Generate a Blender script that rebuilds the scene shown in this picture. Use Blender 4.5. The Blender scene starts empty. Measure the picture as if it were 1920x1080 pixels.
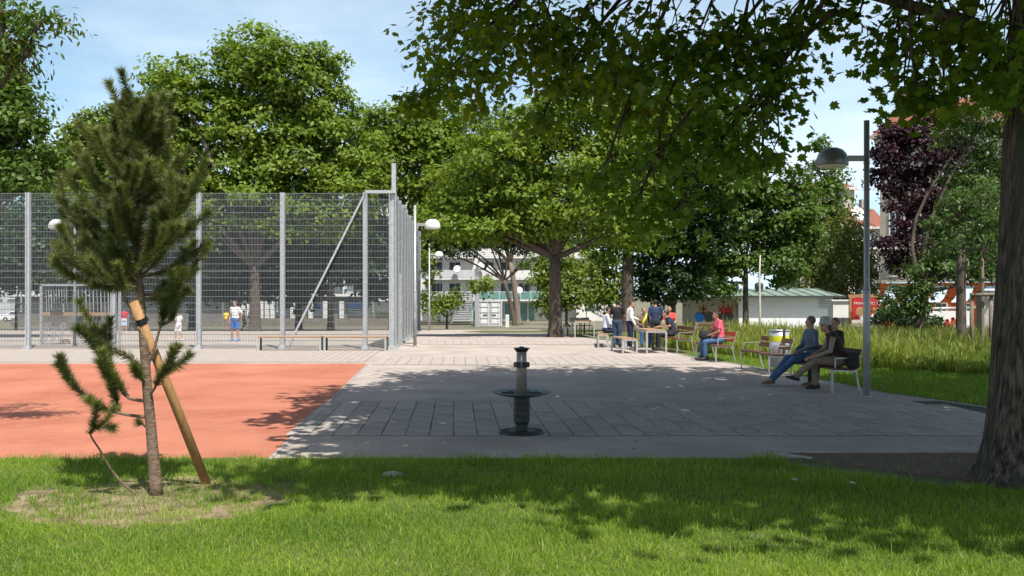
import bpy, bmesh, math, random
import numpy as np
from mathutils import Vector, Matrix
R = math.radians
random.seed(7); rng = np.random.default_rng(7)
sc = bpy.context.scene
col = sc.collection
# ---------------------------------------------------------------- camera, world, sun, exposure
F, HZ, CH = 1800.0, 552.0, 1.85            # focal length and horizon row in photo pixels, eye height
cam_d = bpy.data.cameras.new('camera'); cam = bpy.data.objects.new('camera', cam_d); col.objects.link(cam)
cam.location = (0, 0, CH); cam.rotation_euler = (R(90), 0, 0)
cam_d.sensor_width = 36; cam_d.lens = 36*F/1920; cam_d.shift_y = (HZ-540)/1920
cam_d.clip_start = .1; cam_d.clip_end = 3000
sc.camera = cam
SUN_EL, SUN_DIR = R(59), Vector((-.40, .917, 0)).normalized()     # direction the shadows fall
w = bpy.data.worlds.new('World'); sc.world = w; w.use_nodes = True
nt = w.node_tree; bg = nt.nodes['Background']
sky = nt.nodes.new('ShaderNodeTexSky'); sky.sky_type = 'NISHITA'; sky.sun_disc = False
sky.sun_elevation = SUN_EL; sky.sun_rotation = math.atan2(-SUN_DIR.x, -SUN_DIR.y)
sky.air_density = 1.0; sky.dust_density = 2.5; sky.ozone_density = 1.0
tc = nt.nodes.new('ShaderNodeTexCoord'); mp = nt.nodes.new('ShaderNodeMapping'); mp.inputs['Scale'].default_value = (1.1, 1.1, 3.6); mp.inputs['Rotation'].default_value = (0, R(22), R(40))
nz = nt.nodes.new('ShaderNodeTexNoise'); nz.inputs['Scale'].default_value = 2.1; nz.inputs['Detail'].default_value = 8; nz.inputs['Roughness'].default_value = .56
rp = nt.nodes.new('ShaderNodeValToRGB'); rp.color_ramp.elements[0].position = .38; rp.color_ramp.elements[1].position = .68; rp.color_ramp.elements[1].color = (.85, .85, .85, 1)
sx_ = nt.nodes.new('ShaderNodeSeparateXYZ'); om = nt.nodes.new('ShaderNodeMath'); om.operation = 'SUBTRACT'; om.use_clamp = True; om.inputs[0].default_value = 1.0
pw = nt.nodes.new('ShaderNodeMath'); pw.operation = 'POWER'; pw.inputs[1].default_value = 2.6
ml = nt.nodes.new('ShaderNodeMath'); ml.operation = 'MULTIPLY'; ml.inputs[1].default_value = .72          # even haze, thickest at the horizon
ml2 = nt.nodes.new('ShaderNodeMath'); ml2.operation = 'MULTIPLY'
m1 = nt.nodes.new('ShaderNodeMix'); m1.data_type = 'RGBA'; m1.inputs[7].default_value = (8.0, 13.2, 18.0, 1)
mx = nt.nodes.new('ShaderNodeMix'); mx.data_type = 'RGBA'; mx.inputs[7].default_value = (15.5, 16.2, 17.0, 1)
lk = nt.links.new
lk(tc.outputs['Generated'], sx_.inputs[0]); lk(sx_.outputs[2], om.inputs[1]); lk(om.outputs[0], pw.inputs[0]); lk(pw.outputs[0], ml.inputs[0]); lk(ml.outputs[0], m1.inputs[0]); lk(sky.outputs[0], m1.inputs[6])
lk(tc.outputs['Generated'], mp.inputs[0]); lk(mp.outputs[0], nz.inputs['Vector']); lk(nz.outputs[0], rp.inputs[0]); lk(rp.outputs[0], ml2.inputs[0]); lk(pw.outputs[0], ml2.inputs[1]); lk(ml2.outputs[0], mx.inputs[0]); lk(m1.outputs[2], mx.inputs[6])
lk(mx.outputs[2], bg.inputs[0]); bg.inputs[1].default_value = .072
sl = bpy.data.lights.new('sun', 'SUN'); so = bpy.data.objects.new('sun', sl); col.objects.link(so)
sl.energy = 5.0; sl.angle = R(.53); sl.color = (1, .955, .89)
ld = SUN_DIR*math.cos(SUN_EL) + Vector((0, 0, -math.sin(SUN_EL)))
so.rotation_euler = ld.to_track_quat('-Z', 'Y').to_euler(); so.location = (5, -20, 30)
sc.view_settings.view_transform = 'Standard'; sc.view_settings.look = 'None'
sc.view_settings.gamma = 1; sc.view_settings.use_curve_mapping = False; sc.view_settings.exposure = 0.42
sc.render.engine = 'CYCLES'
sc.cycles.max_bounces = 8; sc.cycles.transparent_max_bounces = 8

# ---------------------------------------------------------------- helpers
def gz(y):                                   # the park falls away gently behind the ball cage
    return float(np.interp(y, [0, 38, 55, 95, 140, 2000], [0, 0, -.33, -1.45, -1.95, -2.0]))
def gp(px, py):                              # photo pixel -> point on the ground
    lo, hi = 3.0, 400.0
    for _ in range(50):
        m = (lo+hi)/2
        if HZ+F*(CH-gz(m))/m > py: lo = m
        else: hi = m
    return Vector(((px-960)/F*lo, lo, gz(lo)))
def at(px, py, Y): return Vector(((px-960)/F*Y, Y, CH+(HZ-py)/F*Y))
def link(o, parent=None):
    col.objects.link(o)
    if parent is not None: o.parent = parent
    return o
def tag(o, label=None, cat=None, group=None, kind=None):
    if label: o['label'] = label
    if cat: o['category'] = cat
    if group: o['group'] = group
    if kind: o['kind'] = kind
    return o
def empty(name, loc, rz=0):
    o = bpy.data.objects.new(name, None); o.location = loc; o.rotation_euler = (0, 0, rz); o.empty_display_size = .2
    return link(o)
def copy_tree(o, parent=None):
    c = o.copy(); col.objects.link(c); c.parent = parent
    for ch in o.children: copy_tree(ch, c)
    return c
class MB:                                    # mesh collector
    def __init__(s): s.v = []; s.f = []
    def add(s, vs, fs):
        n = len(s.v); s.v += [tuple(v) for v in vs]; s.f += [tuple(i+n for i in f) for f in fs]; return s
    def box(s, c, d, rot=None):
        hx, hy, hz = d[0]/2, d[1]/2, d[2]/2
        vs = [Vector((x, y, z)) for x in (-hx, hx) for y in (-hy, hy) for z in (-hz, hz)]
        if rot is not None: vs = [rot @ v for v in vs]
        c = Vector(c)
        return s.add([v+c for v in vs], [(0, 1, 3, 2), (4, 6, 7, 5), (0, 4, 5, 1), (2, 3, 7, 6), (0, 2, 6, 4), (1, 5, 7, 3)])
    def cbox(s, c, d, b=.01, rot=None):      # box with chamfered vertical and top edges
        bm = bmesh.new(); bmesh.ops.create_cube(bm, size=1)
        for v in bm.verts: v.co = Vector((v.co.x*d[0], v.co.y*d[1], v.co.z*d[2]))
        bmesh.ops.bevel(bm, geom=bm.edges[:], offset=b, segments=1, affect='EDGES')
        bm.verts.index_update(); c = Vector(c)
        vs = [(rot @ v.co if rot is not None else v.co)+c for v in bm.verts]
        fs = [tuple(v.index for v in f.verts) for f in bm.faces]; bm.free()
        return s.add(vs, fs)
    def bar(s, a, b, w, h, up=(0, 0, 1)):    # rectangular bar from a to b
        a = Vector(a); b = Vector(b); t = (b-a).normalized(); u = Vector(up)
        x = t.cross(u)
        if x.length < 1e-4: x = t.cross(Vector((0, 1, 0)))
        x.normalize(); u = x.cross(t)
        vs = [p+x*(i*w/2)+u*(j*h/2) for p in (a, b) for i, j in ((-1, -1), (1, -1), (1, 1), (-1, 1))]
        return s.add(vs, [(0, 3, 2, 1), (4, 5, 6, 7), (0, 1, 5, 4), (1, 2, 6, 5), (2, 3, 7, 6), (3, 0, 4, 7)])
    def tube(s, pts, rad, n=8, cap=True, sq=None):
        pts = [Vector(p) for p in pts]
        if not hasattr(rad, '__len__'): rad = [rad]*len(pts)
        rings = []; x = None
        for i, p in enumerate(pts):
            t = (pts[min(i+1, len(pts)-1)]-pts[max(i-1, 0)]).normalized()
            if x is None:
                x = t.cross(Vector((0, 1, 0)) if abs(t.y) < .9 else Vector((1, 0, 0)))
            x = (x-t*x.dot(t)).normalized(); y = t.cross(x)
            rings.append([p+(x*math.cos(2*math.pi*k/n)+y*math.sin(2*math.pi*k/n)*(sq or 1))*rad[i] for k in range(n)])
        vs = [v for r in rings for v in r]; fs = []
        for i in range(len(pts)-1):
            for k in range(n):
                a = i*n+k; b = i*n+(k+1) % n; fs.append((a, b, b+n, a+n))
        if cap: fs.append(tuple(range(n))[::-1]); fs.append(tuple((len(pts)-1)*n+k for k in range(n)))
        return s.add(vs, fs)
    def lathe(s, prof, c=(0, 0, 0), n=24, flute=None):
        c = Vector(c); vs = []; fs = []
        for r, z in prof:
            for k in range(n):
                a = 2*math.pi*k/n; vs.append(c+Vector((r*math.cos(a), r*math.sin(a), z)))
        for i in range(len(prof)-1):
            for k in range(n):
                a = i*n+k; b = i*n+(k+1) % n; fs.append((a, b, b+n, a+n))
        fs.append(tuple(range(n))[::-1]); fs.append(tuple((len(prof)-1)*n+k for k in range(n)))
        return s.add(vs, fs)
    def ell(s, c, r, n=12, m=8, rot=None):
        c = Vector(c); vs = []; fs = []
        for i in range(m+1):
            th = math.pi*i/m
            for k in range(n):
                a = 2*math.pi*k/n
                v = Vector((r[0]*math.sin(th)*math.cos(a), r[1]*math.sin(th)*math.sin(a), r[2]*math.cos(th)))
                vs.append((rot @ v if rot is not None else v)+c)
        for i in range(m):
            for k in range(n): fs.append((i*n+k, (i+1)*n+k, (i+1)*n+(k+1) % n, i*n+(k+1) % n))
        return s.add(vs, fs)
    def loft(s, rings):
        n = len(rings[0]); fs = []
        for i in range(len(rings)-1):
            for k in range(n): a = i*n+k; b = i*n+(k+1) % n; fs.append((a, b, b+n, a+n))
        fs.append(tuple(range(n))[::-1]); fs.append(tuple((len(rings)-1)*n+k for k in range(n)))
        return s.add([v for r in rings for v in r], fs)
    def prism(s, poly, z0, z1):
        n = len(poly); vs = [(p[0], p[1], z0) for p in poly]+[(p[0], p[1], z1) for p in poly]
        return s.add(vs, [tuple(range(n))[::-1], tuple(range(n, 2*n))]+[(i, (i+1) % n, (i+1) % n+n, i+n) for i in range(n)])
    def mesh(s, name, mat=None, smooth=False):
        me = bpy.data.meshes.new(name); me.from_pydata(s.v, [], s.f); me.update()
        bm = bmesh.new(); bm.from_mesh(me); bmesh.ops.recalc_face_normals(bm, faces=bm.faces); bm.to_mesh(me); bm.free()
        if mat is not None: me.materials.append(mat)
        if smooth: me.polygons.foreach_set('use_smooth', [True]*len(me.polygons))
        return me
    def build(s, name, mat, parent=None, smooth=False):
        return link(bpy.data.objects.new(name, s.mesh(name, mat, smooth)), parent)
def np_mesh(name, V, Fc, mat, parent=None, rnd=None, smooth=False):   # V (n,3), Fc (m,k) uniform faces
    me = bpy.data.meshes.new(name); m, k = Fc.shape
    me.vertices.add(len(V)); me.vertices.foreach_set('co', V.astype(np.float32).ravel())
    me.loops.add(m*k); me.loops.foreach_set('vertex_index', Fc.astype(np.int32).ravel())
    me.polygons.add(m); me.polygons.foreach_set('loop_start', (np.arange(m)*k).astype(np.int32))
    me.update(calc_edges=True)
    if rnd is not None:
        a = me.attributes.new('rnd', 'FLOAT', 'POINT'); a.data.foreach_set('value', rnd.astype(np.float32))
    if smooth: me.polygons.foreach_set('use_smooth', np.ones(m, bool))
    me.materials.append(mat)
    return link(bpy.data.objects.new(name, me), parent)

# ---------------------------------------------------------------- materials
def mat(name, c, rough=.7, c2=None, scale=4., bump=0., bscale=None, metal=0., spec=.4, lo=.35, hi=.65, detail=6., stretch=None, c3=None, s3=40.):
    m = bpy.data.materials.new(name); m.use_nodes = True; t = m.node_tree; b = t.nodes['Principled BSDF']
    b.inputs['Base Color'].default_value = (*c, 1); b.inputs['Roughness'].default_value = rough; b.inputs['Metallic'].default_value = metal
    b.inputs['Specular IOR Level'].default_value = spec
    tcn = t.nodes.new('ShaderNodeTexCoord'); src = tcn.outputs['Object']
    if stretch:
        mpn = t.nodes.new('ShaderNodeMapping'); mpn.inputs['Scale'].default_value = stretch; t.links.new(src, mpn.inputs[0]); src = mpn.outputs[0]
    if c2 is not None:
        n = t.nodes.new('ShaderNodeTexNoise'); n.inputs['Scale'].default_value = scale; n.inputs['Detail'].default_value = detail; n.inputs['Roughness'].default_value = .6
        r = t.nodes.new('ShaderNodeValToRGB'); r.color_ramp.elements[0].position = lo; r.color_ramp.elements[1].position = hi
        r.color_ramp.elements[0].color = (*c, 1); r.color_ramp.elements[1].color = (*c2, 1)
        t.links.new(src, n.inputs['Vector']); t.links.new(n.outputs[0], r.inputs[0]); out = r.outputs[0]
        if c3 is not None:
            n3 = t.nodes.new('ShaderNodeTexNoise'); n3.inputs['Scale'].default_value = s3; n3.inputs['Detail'].default_value = 3
            r3 = t.nodes.new('ShaderNodeValToRGB'); r3.color_ramp.elements[0].position = .52; r3.color_ramp.elements[1].position = .68
            mm = t.nodes.new('ShaderNodeMix'); mm.data_type = 'RGBA'; mm.inputs[7].default_value = (*c3, 1)
            t.links.new(src, n3.inputs['Vector']); t.links.new(n3.outputs[0], r3.inputs[0]); t.links.new(r3.outputs[0], mm.inputs[0]); t.links.new(out, mm.inputs[6]); out = mm.outputs[2]
        t.links.new(out, b.inputs['Base Color'])
    if bump:
        n2 = t.nodes.new('ShaderNodeTexNoise'); n2.inputs['Scale'].default_value = bscale or scale*4; n2.inputs['Detail'].default_value = 5
        bp = t.nodes.new('ShaderNodeBump'); bp.inputs['Strength'].default_value = bump; bp.inputs['Distance'].default_value = .02
        t.links.new(src, n2.inputs['Vector']); t.links.new(n2.outputs[0], bp.inputs['Height']); t.links.new(bp.outputs[0], b.inputs['Normal'])
    return m
def leafmat(name, c, c2, trans=.35, rough=.45, tc_=None, spec=.35):
    m = bpy.data.materials.new(name); m.use_nodes = True; t = m.node_tree; b = t.nodes['Principled BSDF']
    a = t.nodes.new('ShaderNodeAttribute'); a.attribute_name = 'rnd'
    r = t.nodes.new('ShaderNodeValToRGB'); r.color_ramp.elements[0].color = (*c, 1); r.color_ramp.elements[1].color = (*c2, 1)
    t.links.new(a.outputs['Fac'], r.inputs[0]); t.links.new(r.outputs[0], b.inputs['Base Color'])
    b.inputs['Roughness'].default_value = rough; b.inputs['Specular IOR Level'].default_value = spec
    tr = t.nodes.new('ShaderNodeBsdfTranslucent'); hs = t.nodes.new('ShaderNodeMix'); hs.data_type = 'RGBA'; hs.blend_type = 'MULTIPLY'
    hs.inputs[0].default_value = 1; hs.inputs[7].default_value = (*(tc_ or (1.5, 1.5, .5)), 1)
    t.links.new(r.outputs[0], hs.inputs[6]); t.links.new(hs.outputs[2], tr.inputs[0])
    mxs = t.nodes.new('ShaderNodeMixShader'); mxs.inputs[0].default_value = trans
    t.links.new(b.outputs[0], mxs.inputs[1]); t.links.new(tr.outputs[0], mxs.inputs[2])
    t.links.new(mxs.outputs[0], t.nodes['Material Output'].inputs[0])
    return m
M = {}
M['plaza'] = mat('plaza_asphalt', (.34, .29, .25), .9, (.48, .415, .36), .7, .25, 90, c3=(.27, .25, .235), s3=60)
M['slab'] = mat('paving_slab', (.32, .28, .245), .85, (.41, .36, .315), 2.5, .2, 60, c3=(.24, .225, .21), s3=30)
M['slab3'] = mat('paving_slab_c', (.30, .262, .23), .85, (.38, .335, .295), 2.0, .2, 60, c3=(.19, .175, .16), s3=22)
M['slab2'] = mat('paving_slab_b', (.37, .32, .28), .85, (.45, .39, .34), 3.1, .2, 60, c3=(.27, .25, .235), s3=25)
M['joint'] = mat('joint_moss', (.035, .04, .022), .95, (.06, .075, .025), 6)
M['red'] = mat('red_court', (.36, .115, .064), .9, (.49, .185, .112), .55, .3, 120, c3=(.42, .17, .11), s3=5)
M['soil'] = mat('soil', (.13, .09, .052), .95, (.33, .25, .16), 4, .8, 30)
M['mulch'] = mat('mulch', (.09, .058, .038), .95, (.19, .125, .085), 14, .8, 60)
M['turf'] = mat('turf_ground', (.06, .085, .02), .95, (.14, .15, .045), 5, .5, 30)
M['ground'] = mat('ground', (.12, .12, .07), .95, (.20, .18, .13), .2)
M['galv'] = mat('galvanised', (.46, .48, .49), .42, (.60, .62, .63), 9, .08, 40, metal=.55, c3=(.38, .40, .42), s3=25)
M['rod'] = mat('mesh_rod', (.17, .195, .205), .5, metal=.35)
M['pole'] = mat('lamp_pole_grey', (.33, .33, .33), .45, (.42, .42, .41), 5, metal=.4)
M['lampw'] = mat('lamp_head_pale', (.62, .62, .60), .35, (.70, .70, .68), 8)
M['lamp_shaded'] = mat('lamp_head_shaded', (.17, .18, .18), .35, (.26, .27, .27), 6, metal=.3)  # same dome type, colour darkened to stand for the maple's shade
M['lens'] = mat('lamp_lens', (.75, .73, .65), .3)
M['iron'] = mat('cast_iron', (.022, .026, .024), .5, (.05, .055, .05), 12, .15, 40, metal=.3)
M['brass'] = mat('fountain_column', (.27, .24, .20), .45, (.36, .31, .25), 10, metal=.3)
M['dish'] = mat('fountain_dish', (.10, .13, .13), .4, (.16, .19, .18), 9, metal=.5)
M['steel'] = mat('bench_steel', (.50, .49, .47), .35, (.60, .59, .57), 9, metal=.6)
M['dark'] = mat('dark_metal', (.05, .05, .05), .5)
M['wood'] = mat('bench_wood', (.10, .045, .025), .5, (.17, .075, .04), 6, .15, 40, stretch=(8, 1, 8))
M['redwood'] = mat('bench_wood_red', (.30, .05, .03), .5, (.38, .08, .045), 6, stretch=(8, 1, 8))
M['plank'] = mat('weathered_plank', (.30, .18, .11), .7, (.42, .28, .18), 5, .2, 40, stretch=(1, 9, 9))
M['stake'] = mat('stake_wood', (.30, .155, .06), .65, (.42, .24, .10), 5, .3, 30, stretch=(9, 9, 1.2))
M['bark'] = mat('bark', (.045, .034, .026), .95, (.14, .11, .085), 9, 1., 22, stretch=(2.2, 2.2, .45))
M['barkl'] = mat('bark_light', (.13, .10, .075), .95, (.26, .21, .165), 9, .8, 20, stretch=(2, 2, .5))
M['bigbark'] = mat('bark_near', (.020, .015, .011), .95, (.17, .13, .095), 11, 1., 18, stretch=(2.4, 2.4, .38), lo=.38, hi=.62, c3=(.05, .06, .035), s3=2.5)
[setattr(n_.inputs['Distance'], 'default_value', .07) for n_ in M['bigbark'].node_tree.nodes if n_.type == 'BUMP']
M['pinebark'] = mat('pine_bark', (.11, .07, .045), .9, (.25, .18, .125), 16, .8, 40, stretch=(1, 1, 2.4))
M['birch'] = mat('birch_bark', (.55, .50, .42), .8, (.14, .12, .10), 7, lo=.55, hi=.7, stretch=(1, 1, 3))
M['white'] = mat('white_render', (.58, .57, .55), .8, (.70, .69, .67), 1.5)
M['grey'] = mat('grey_panel', (.42, .43, .45), .7, (.50, .51, .53), 1.)
M['glass'] = mat('window_glass', (.035, .045, .055), .12, (.09, .11, .13), .8, spec=.8)
M['glassg'] = mat('green_glass', (.10, .22, .20), .15, (.16, .30, .27), .7, spec=.7)
M['frame'] = mat('window_frame', (.70, .70, .70), .5)
M['tan'] = mat('tan_render', (.40, .34, .27), .85, (.48, .42, .34), .7)
M['tanl'] = mat('tan_trim', (.46, .41, .34), .8)
M['orange'] = mat('orange_shopfront', (.62, .11, .02), .6, (.68, .15, .03), 2)
M['tile'] = mat('roof_tile', (.20, .07, .045), .85, (.28, .11, .07), 4)
M['kiosk'] = mat('kiosk_wall', (.74, .76, .77), .7, (.80, .82, .82), 1.2)
M['kroof'] = mat('kiosk_roof', (.16, .22, .18), .6, (.22, .28, .23), 1.5)
M['conc'] = mat('concrete', (.30, .29, .27), .9, (.40, .38, .35), 2, .2, 20)
M['brick'] = mat('brick_red', (.36, .13, .085), .85, (.44, .18, .12), 8)
M['box'] = mat('container_paint', (.60, .60, .60), .5, (.70, .70, .69), 3)
M['blue'] = mat('blue_band', (.03, .14, .45), .5)
M['yellow'] = mat('yellow_print', (.62, .62, .04), .5)
M['bin'] = mat('bin_steel', (.50, .51, .52), .35, (.60, .61, .62), 6, metal=.5)
M['posterred'] = mat('poster_red', (.45, .02, .02), .5)
M['graffred'] = mat('graffiti_red', (.50, .04, .03), .6)
M['graffblue'] = mat('graffiti_blue', (.02, .16, .50), .6)
M['awning'] = mat('awning_cloth', (.50, .60, .70), .7, (.60, .68, .75), 2)
M['net'] = mat('green_net', (.10, .26, .22), .8)
M['rope'] = mat('rope_net', (.34, .35, .36), .8)
M['black'] = mat('black_rubber', (.015, .015, .015), .6)
M['carw'] = mat('car_white', (.75, .75, .75), .25); M['card'] = mat('car_dark', (.03, .035, .04), .25)
def solid(name, c, rough=.85, var=.25):
    if name not in M: M[name] = mat(name, c, rough, tuple(min(1, x*(1+var)+.004) for x in c), 7, .6, 9)
    return M[name]
L = {}
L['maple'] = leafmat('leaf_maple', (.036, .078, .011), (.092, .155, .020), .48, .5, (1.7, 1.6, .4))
L['low'] = leafmat('leaf_maple_backlit', (.070, .145, .016), (.175, .265, .030), .62, .5, (1.7, 1.6, .4))  # same leaf, colour and translucency raised to stand for sun through the crown
L['lit'] = leafmat('leaf_bright', (.085, .155, .018), (.230, .300, .034), .40, .5)
L['mid'] = leafmat('leaf_mid', (.045, .100, .016), (.125, .195, .030), .35, .5)
L['deep'] = leafmat('leaf_deep', (.018, .045, .012), (.045, .085, .020), .25, .45)
L['yel'] = leafmat('leaf_yellowgreen', (.10, .16, .02), (.20, .26, .035), .38, .5)
L['birch'] = leafmat('leaf_birch', (.075, .115, .025), (.17, .20, .05), .38, .5)
L['purple'] = leafmat('leaf_purple', (.022, .008, .014), (.060, .020, .032), .22, .4, (1.4, .6, .8))
L['cherry'] = leafmat('leaf_cherry', (.032, .075, .014), (.10, .155, .032), .3, .38)
L['pine'] = leafmat('pine_needle', (.055, .080, .020), (.215, .235, .075), .25, .45)
L['grass'] = leafmat('grass_blade', (.095, .200, .018), (.34, .46, .060), .45, .5, (1.4, 1.4, .4))
L['meadow'] = leafmat('meadow_blade', (.070, .140, .018), (.34, .38, .075), .38, .55)
L['seed'] = leafmat('seed_head', (.24, .23, .06), (.40, .34, .11), .3, .7, (1.2, 1.1, .6))
# ================================================================ the setting
def sheet(name, xs, ys, dz, m, kind='structure', zf=gz):
    V = []; Fc = []
    for y in ys:
        for x in xs: V.append((x, y, zf(y)+dz))
    nx = len(xs)
    for j in range(len(ys)-1):
        for i in range(nx-1): a = j*nx+i; Fc.append((a, a+1, a+1+nx, a+nx))
    mb = MB(); mb.add(V, Fc); o = mb.build(name, m); return tag(o, kind=kind)
def strip(name, pl, pr, dz, m, parent=None):          # sheet between two polylines sampled at the same Y list
    mb = MB(); n = len(pl); V = [(a[0], a[1], gz(a[1])+dz) for a in pl]+[(b[0], b[1], gz(b[1])+dz) for b in pr]
    mb.add(V, [(i, n+i, n+i+1, i+1) for i in range(n-1)]); return mb.build(name, m, parent)
tag(sheet('ground', [-900, -60, 60, 900], [-60, 0, 38, 55, 95, 140, 1500], -.03, M['ground']), 'bare dusty park ground reaching to the buildings', 'ground')
YS = [10.75, 15, 20, 25, 30, 34, 38, 42, 46, 50, 55, 60, 66, 72]
def right_edge(y): return float(np.interp(y, [10.7, 15.6, 17.9, 24.1, 28.7, 34, 44, 72], [9.0, 7.75, 6.95, 6.15, 5.25, 4.6, 3.2, 2.0]))
plaza = tag(strip('plaza', [(-45, y) for y in YS], [(right_edge(y), y) for y in YS], 0, M['plaza']), 'pale asphalt plaza with bands of paving slabs', 'pavement', kind='structure')
def red_edge(y): return float(np.interp(y, [10.75, 25.6], [-2.74, -3.86]))
rys = [10.76, 15, 20, 25.6]
tag(strip('sports_court', [(-45, y) for y in rys], [(red_edge(y), y) for y in rys], .005, M['red']), 'red rubber sports court beside the grey plaza', 'court', kind='structure')
edging = MB()
for a, b in zip(rys[:-1], rys[1:]): edging.bar((red_edge(a)+.03, a, .004), (red_edge(b)+.03, b, .004), .05, .016)
edging.build('court_edging', M['conc'], plaza)
# --- paving band of separate slabs (nearest one) and two farther bands
SK = -.0594
y0, y1, nrow, cw = 12.55, 16.62, 7, .3165
bed = MB()
XB = (853-960)/F*y0-7*cw-.02
bed.add([(XB, y0-.012, .004), (8.6, y0-.012, .004), (7.6, y1+.012, .004), (XB+SK*(y1-y0), y1+.012, .004)], [(0, 1, 2, 3)])
bed.build('joint_bed', M['joint'], plaza)
rl = (y1-y0)/nrow; g = .010
def slab_mesh(m, ln, wd=cw):
    mb = MB(); h = ln/2-g/2; x = wd/2-g/2; b = .006
    lower = [(-x+SK*-h, -h), (x+SK*-h, -h), (x+SK*h, h), (-x+SK*h, h)]
    inner = [(p[0]*(1-b/x), p[1]*(1-b/h)) for p in lower]
    V = [(p[0], p[1], -.02) for p in lower]+[(p[0], p[1], .005) for p in lower]+[(p[0], p[1], .010) for p in inner]
    Fs = [(8, 9, 10, 11)]
    for i in range(4):
        j = (i+1) % 4; Fs += [(i, j, 4+j, 4+i), (4+i, 4+j, 8+j, 8+i)]
    mb.add(V, Fs); return mb.mesh('paving_slab', m)
slabs = [[slab_mesh(m, ln) for m in (M['slab'], M['slab2'], M['slab3'])] for ln in (rl, rl/2)]
for c in range(-7, 27):
    xc = (853-960)/F*y0 + (c+.5)*cw - .02
    ys_ = [(y0+rl*(k+.5), 0) for k in range(nrow)] if c % 2 else [(y0+rl*.25, 1)]+[(y0+rl*(k+1), 0) for k in range(nrow-1)]+[(y1-rl*.25, 1)]
    for yy, half in ys_:
        x = xc+SK*(yy-y0)
        if x > right_edge(yy)-.5: continue
        o = link(bpy.data.objects.new('paving_slab', slabs[half][random.choice((0, 0, 1, 1, 2))]), plaza)
        o.location = (x+random.uniform(-.003, .003), yy, random.uniform(-.0035, .002))
        o.rotation_euler = (random.gauss(0, .003), random.gauss(0, .005), random.gauss(0, .004))
def far_band(ya, yb, xa, xb, wid, rows):
    mb = MB(); bedm = MB(); bedm.add([(xa, ya-.02, gz(ya)+.004), (xa+int((xb-xa)/wid)*wid, ya-.02, gz(ya)+.004), (xa+int((xb-xa)/wid)*wid+SK*(yb-ya)*.9, yb+.02, gz(yb)+.004), (xa+SK*(yb-ya)*.9, yb+.02, gz(yb)+.004)], [(0, 1, 2, 3)])
    bedm.build('joint_bed', M['joint'], plaza)
    r = (yb-ya)/rows; n = int((xb-xa)/wid)
    for c in range(n):
        for k in range(rows):
            yc = ya+(k+.5)*r; xc = xa+(c+.5)*wid+SK*(yc-ya)*.9
            mb.box((xc, yc, gz(yc)+.002), (wid-.014, r-.012, .016))
    tag(mb.build('paving_band', M['slab2'], plaza), kind='stuff')
far_band(25.2, 28.5, -3.7, 5.0, .31, 6)
far_band(35.3, 38.0, -3.4, 4.3, .31, 5)
far_band(26.2, 32.4, -30, -3.9, .22, 28)
# --- lawns
lawn_soil = tag(sheet('lawn_ground', [-14, -5, 0, 5, 14], [-2, 3, 6, 9, 10.82], .006, M['turf'], zf=lambda y: 0), 'turf ground under the near lawn', 'lawn', kind='structure')
side_ys = [10.9, 12, 15.6, 17.9, 24.1, 28.7, 34, 44, 60, 72]
side = tag(strip('side_lawn', [(right_edge(y)+.02, y) for y in side_ys], [(60, y) for y in side_ys], .006, M['turf']), 'mown turf under the tall grass beside the benches', 'lawn', kind='structure')
kb = MB()
for a, b in zip(side_ys[:-3], side_ys[1:-2]): kb.bar((right_edge(a)+.03, a, .0), (right_edge(b)+.03, b, .0), .06, .03)
kb.build('kerb_edging', M['conc'], plaza)
strip('back_lawn', [(-1.7, 54), (-3, 58), (-2, 66)], [(3, 54), (4.5, 58), (10, 66)], .012, M['turf']).__setitem__('kind', 'structure')
mbm = MB(); mbm.add([(3.02, 11.15, .009), (5.9, 11.15, .009), (6.2, 9.0, .009), (4.8, 9.2, .009), (3.6, 10.3, .009)], [(0, 1, 2, 3, 4)])
tag(mbm.build('earth_patch', M['mulch']), kind='structure')
pb = MB(); pb.bar((3.0, 11.17, .012), (6.4, 11.17, .012), .05, .03); pb.bar((3.0, 11.17, .012), (3.35, 10.75, .012), .05, .03); pb.build('patch_edging', M['conc'], plaza)

def blades(name, X, Y, Z, h, wd, lean, m, parent=None, label=None, cat=None, tint=None):
    n = len(X); a = rng.uniform(0, 2*np.pi, n); la = rng.uniform(0, 2*np.pi, n); ln = np.abs(rng.normal(0, lean, n))*h
    dx, dy = np.cos(a)*wd/2, np.sin(a)*wd/2; lx, ly = np.cos(la)*ln, np.sin(la)*ln
    V = np.empty((n, 5, 3))
    V[:, 0] = np.c_[X-dx, Y-dy, Z]; V[:, 1] = np.c_[X+dx, Y+dy, Z]
    V[:, 2] = np.c_[X-dx*.8+lx*.35, Y-dy*.8+ly*.35, Z+h*.55]; V[:, 3] = np.c_[X+dx*.8+lx*.35, Y+dy*.8+ly*.35, Z+h*.55]
    V[:, 4] = np.c_[X+lx, Y+ly, Z+h*np.sqrt(np.clip(1-(ln/h)**2*.5, .2, 1))]
    b = (np.arange(n)*5)[:, None]
    T = np.concatenate([b+np.array([0, 1, 3]), b+np.array([0, 3, 2]), b+np.array([2, 3, 4])])
    rn = np.repeat(np.clip(tint if tint is not None else rng.random(n), 0, 1), 5)
    o = np_mesh(name, V.reshape(-1, 3), T, m, parent, rn); tag(o, label, cat, kind='stuff'); return o
def wob(X, Y): return (np.sin(X*1.9+np.sin(Y*2.3)*1.3)+np.sin(Y*2.7+1.3*np.sin(X*1.1+2))+np.sin(X*4.7+Y*3.9)*.6)/2.6
PINE = gp(293, 930)
sm_ = MB(); sr_ = random.Random(3); rv = [(1.15+.22*sr_.random())*(1 if math.sin(a) < .3 else .75) for a in np.linspace(0, 2*math.pi, 40, False)]
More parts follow.
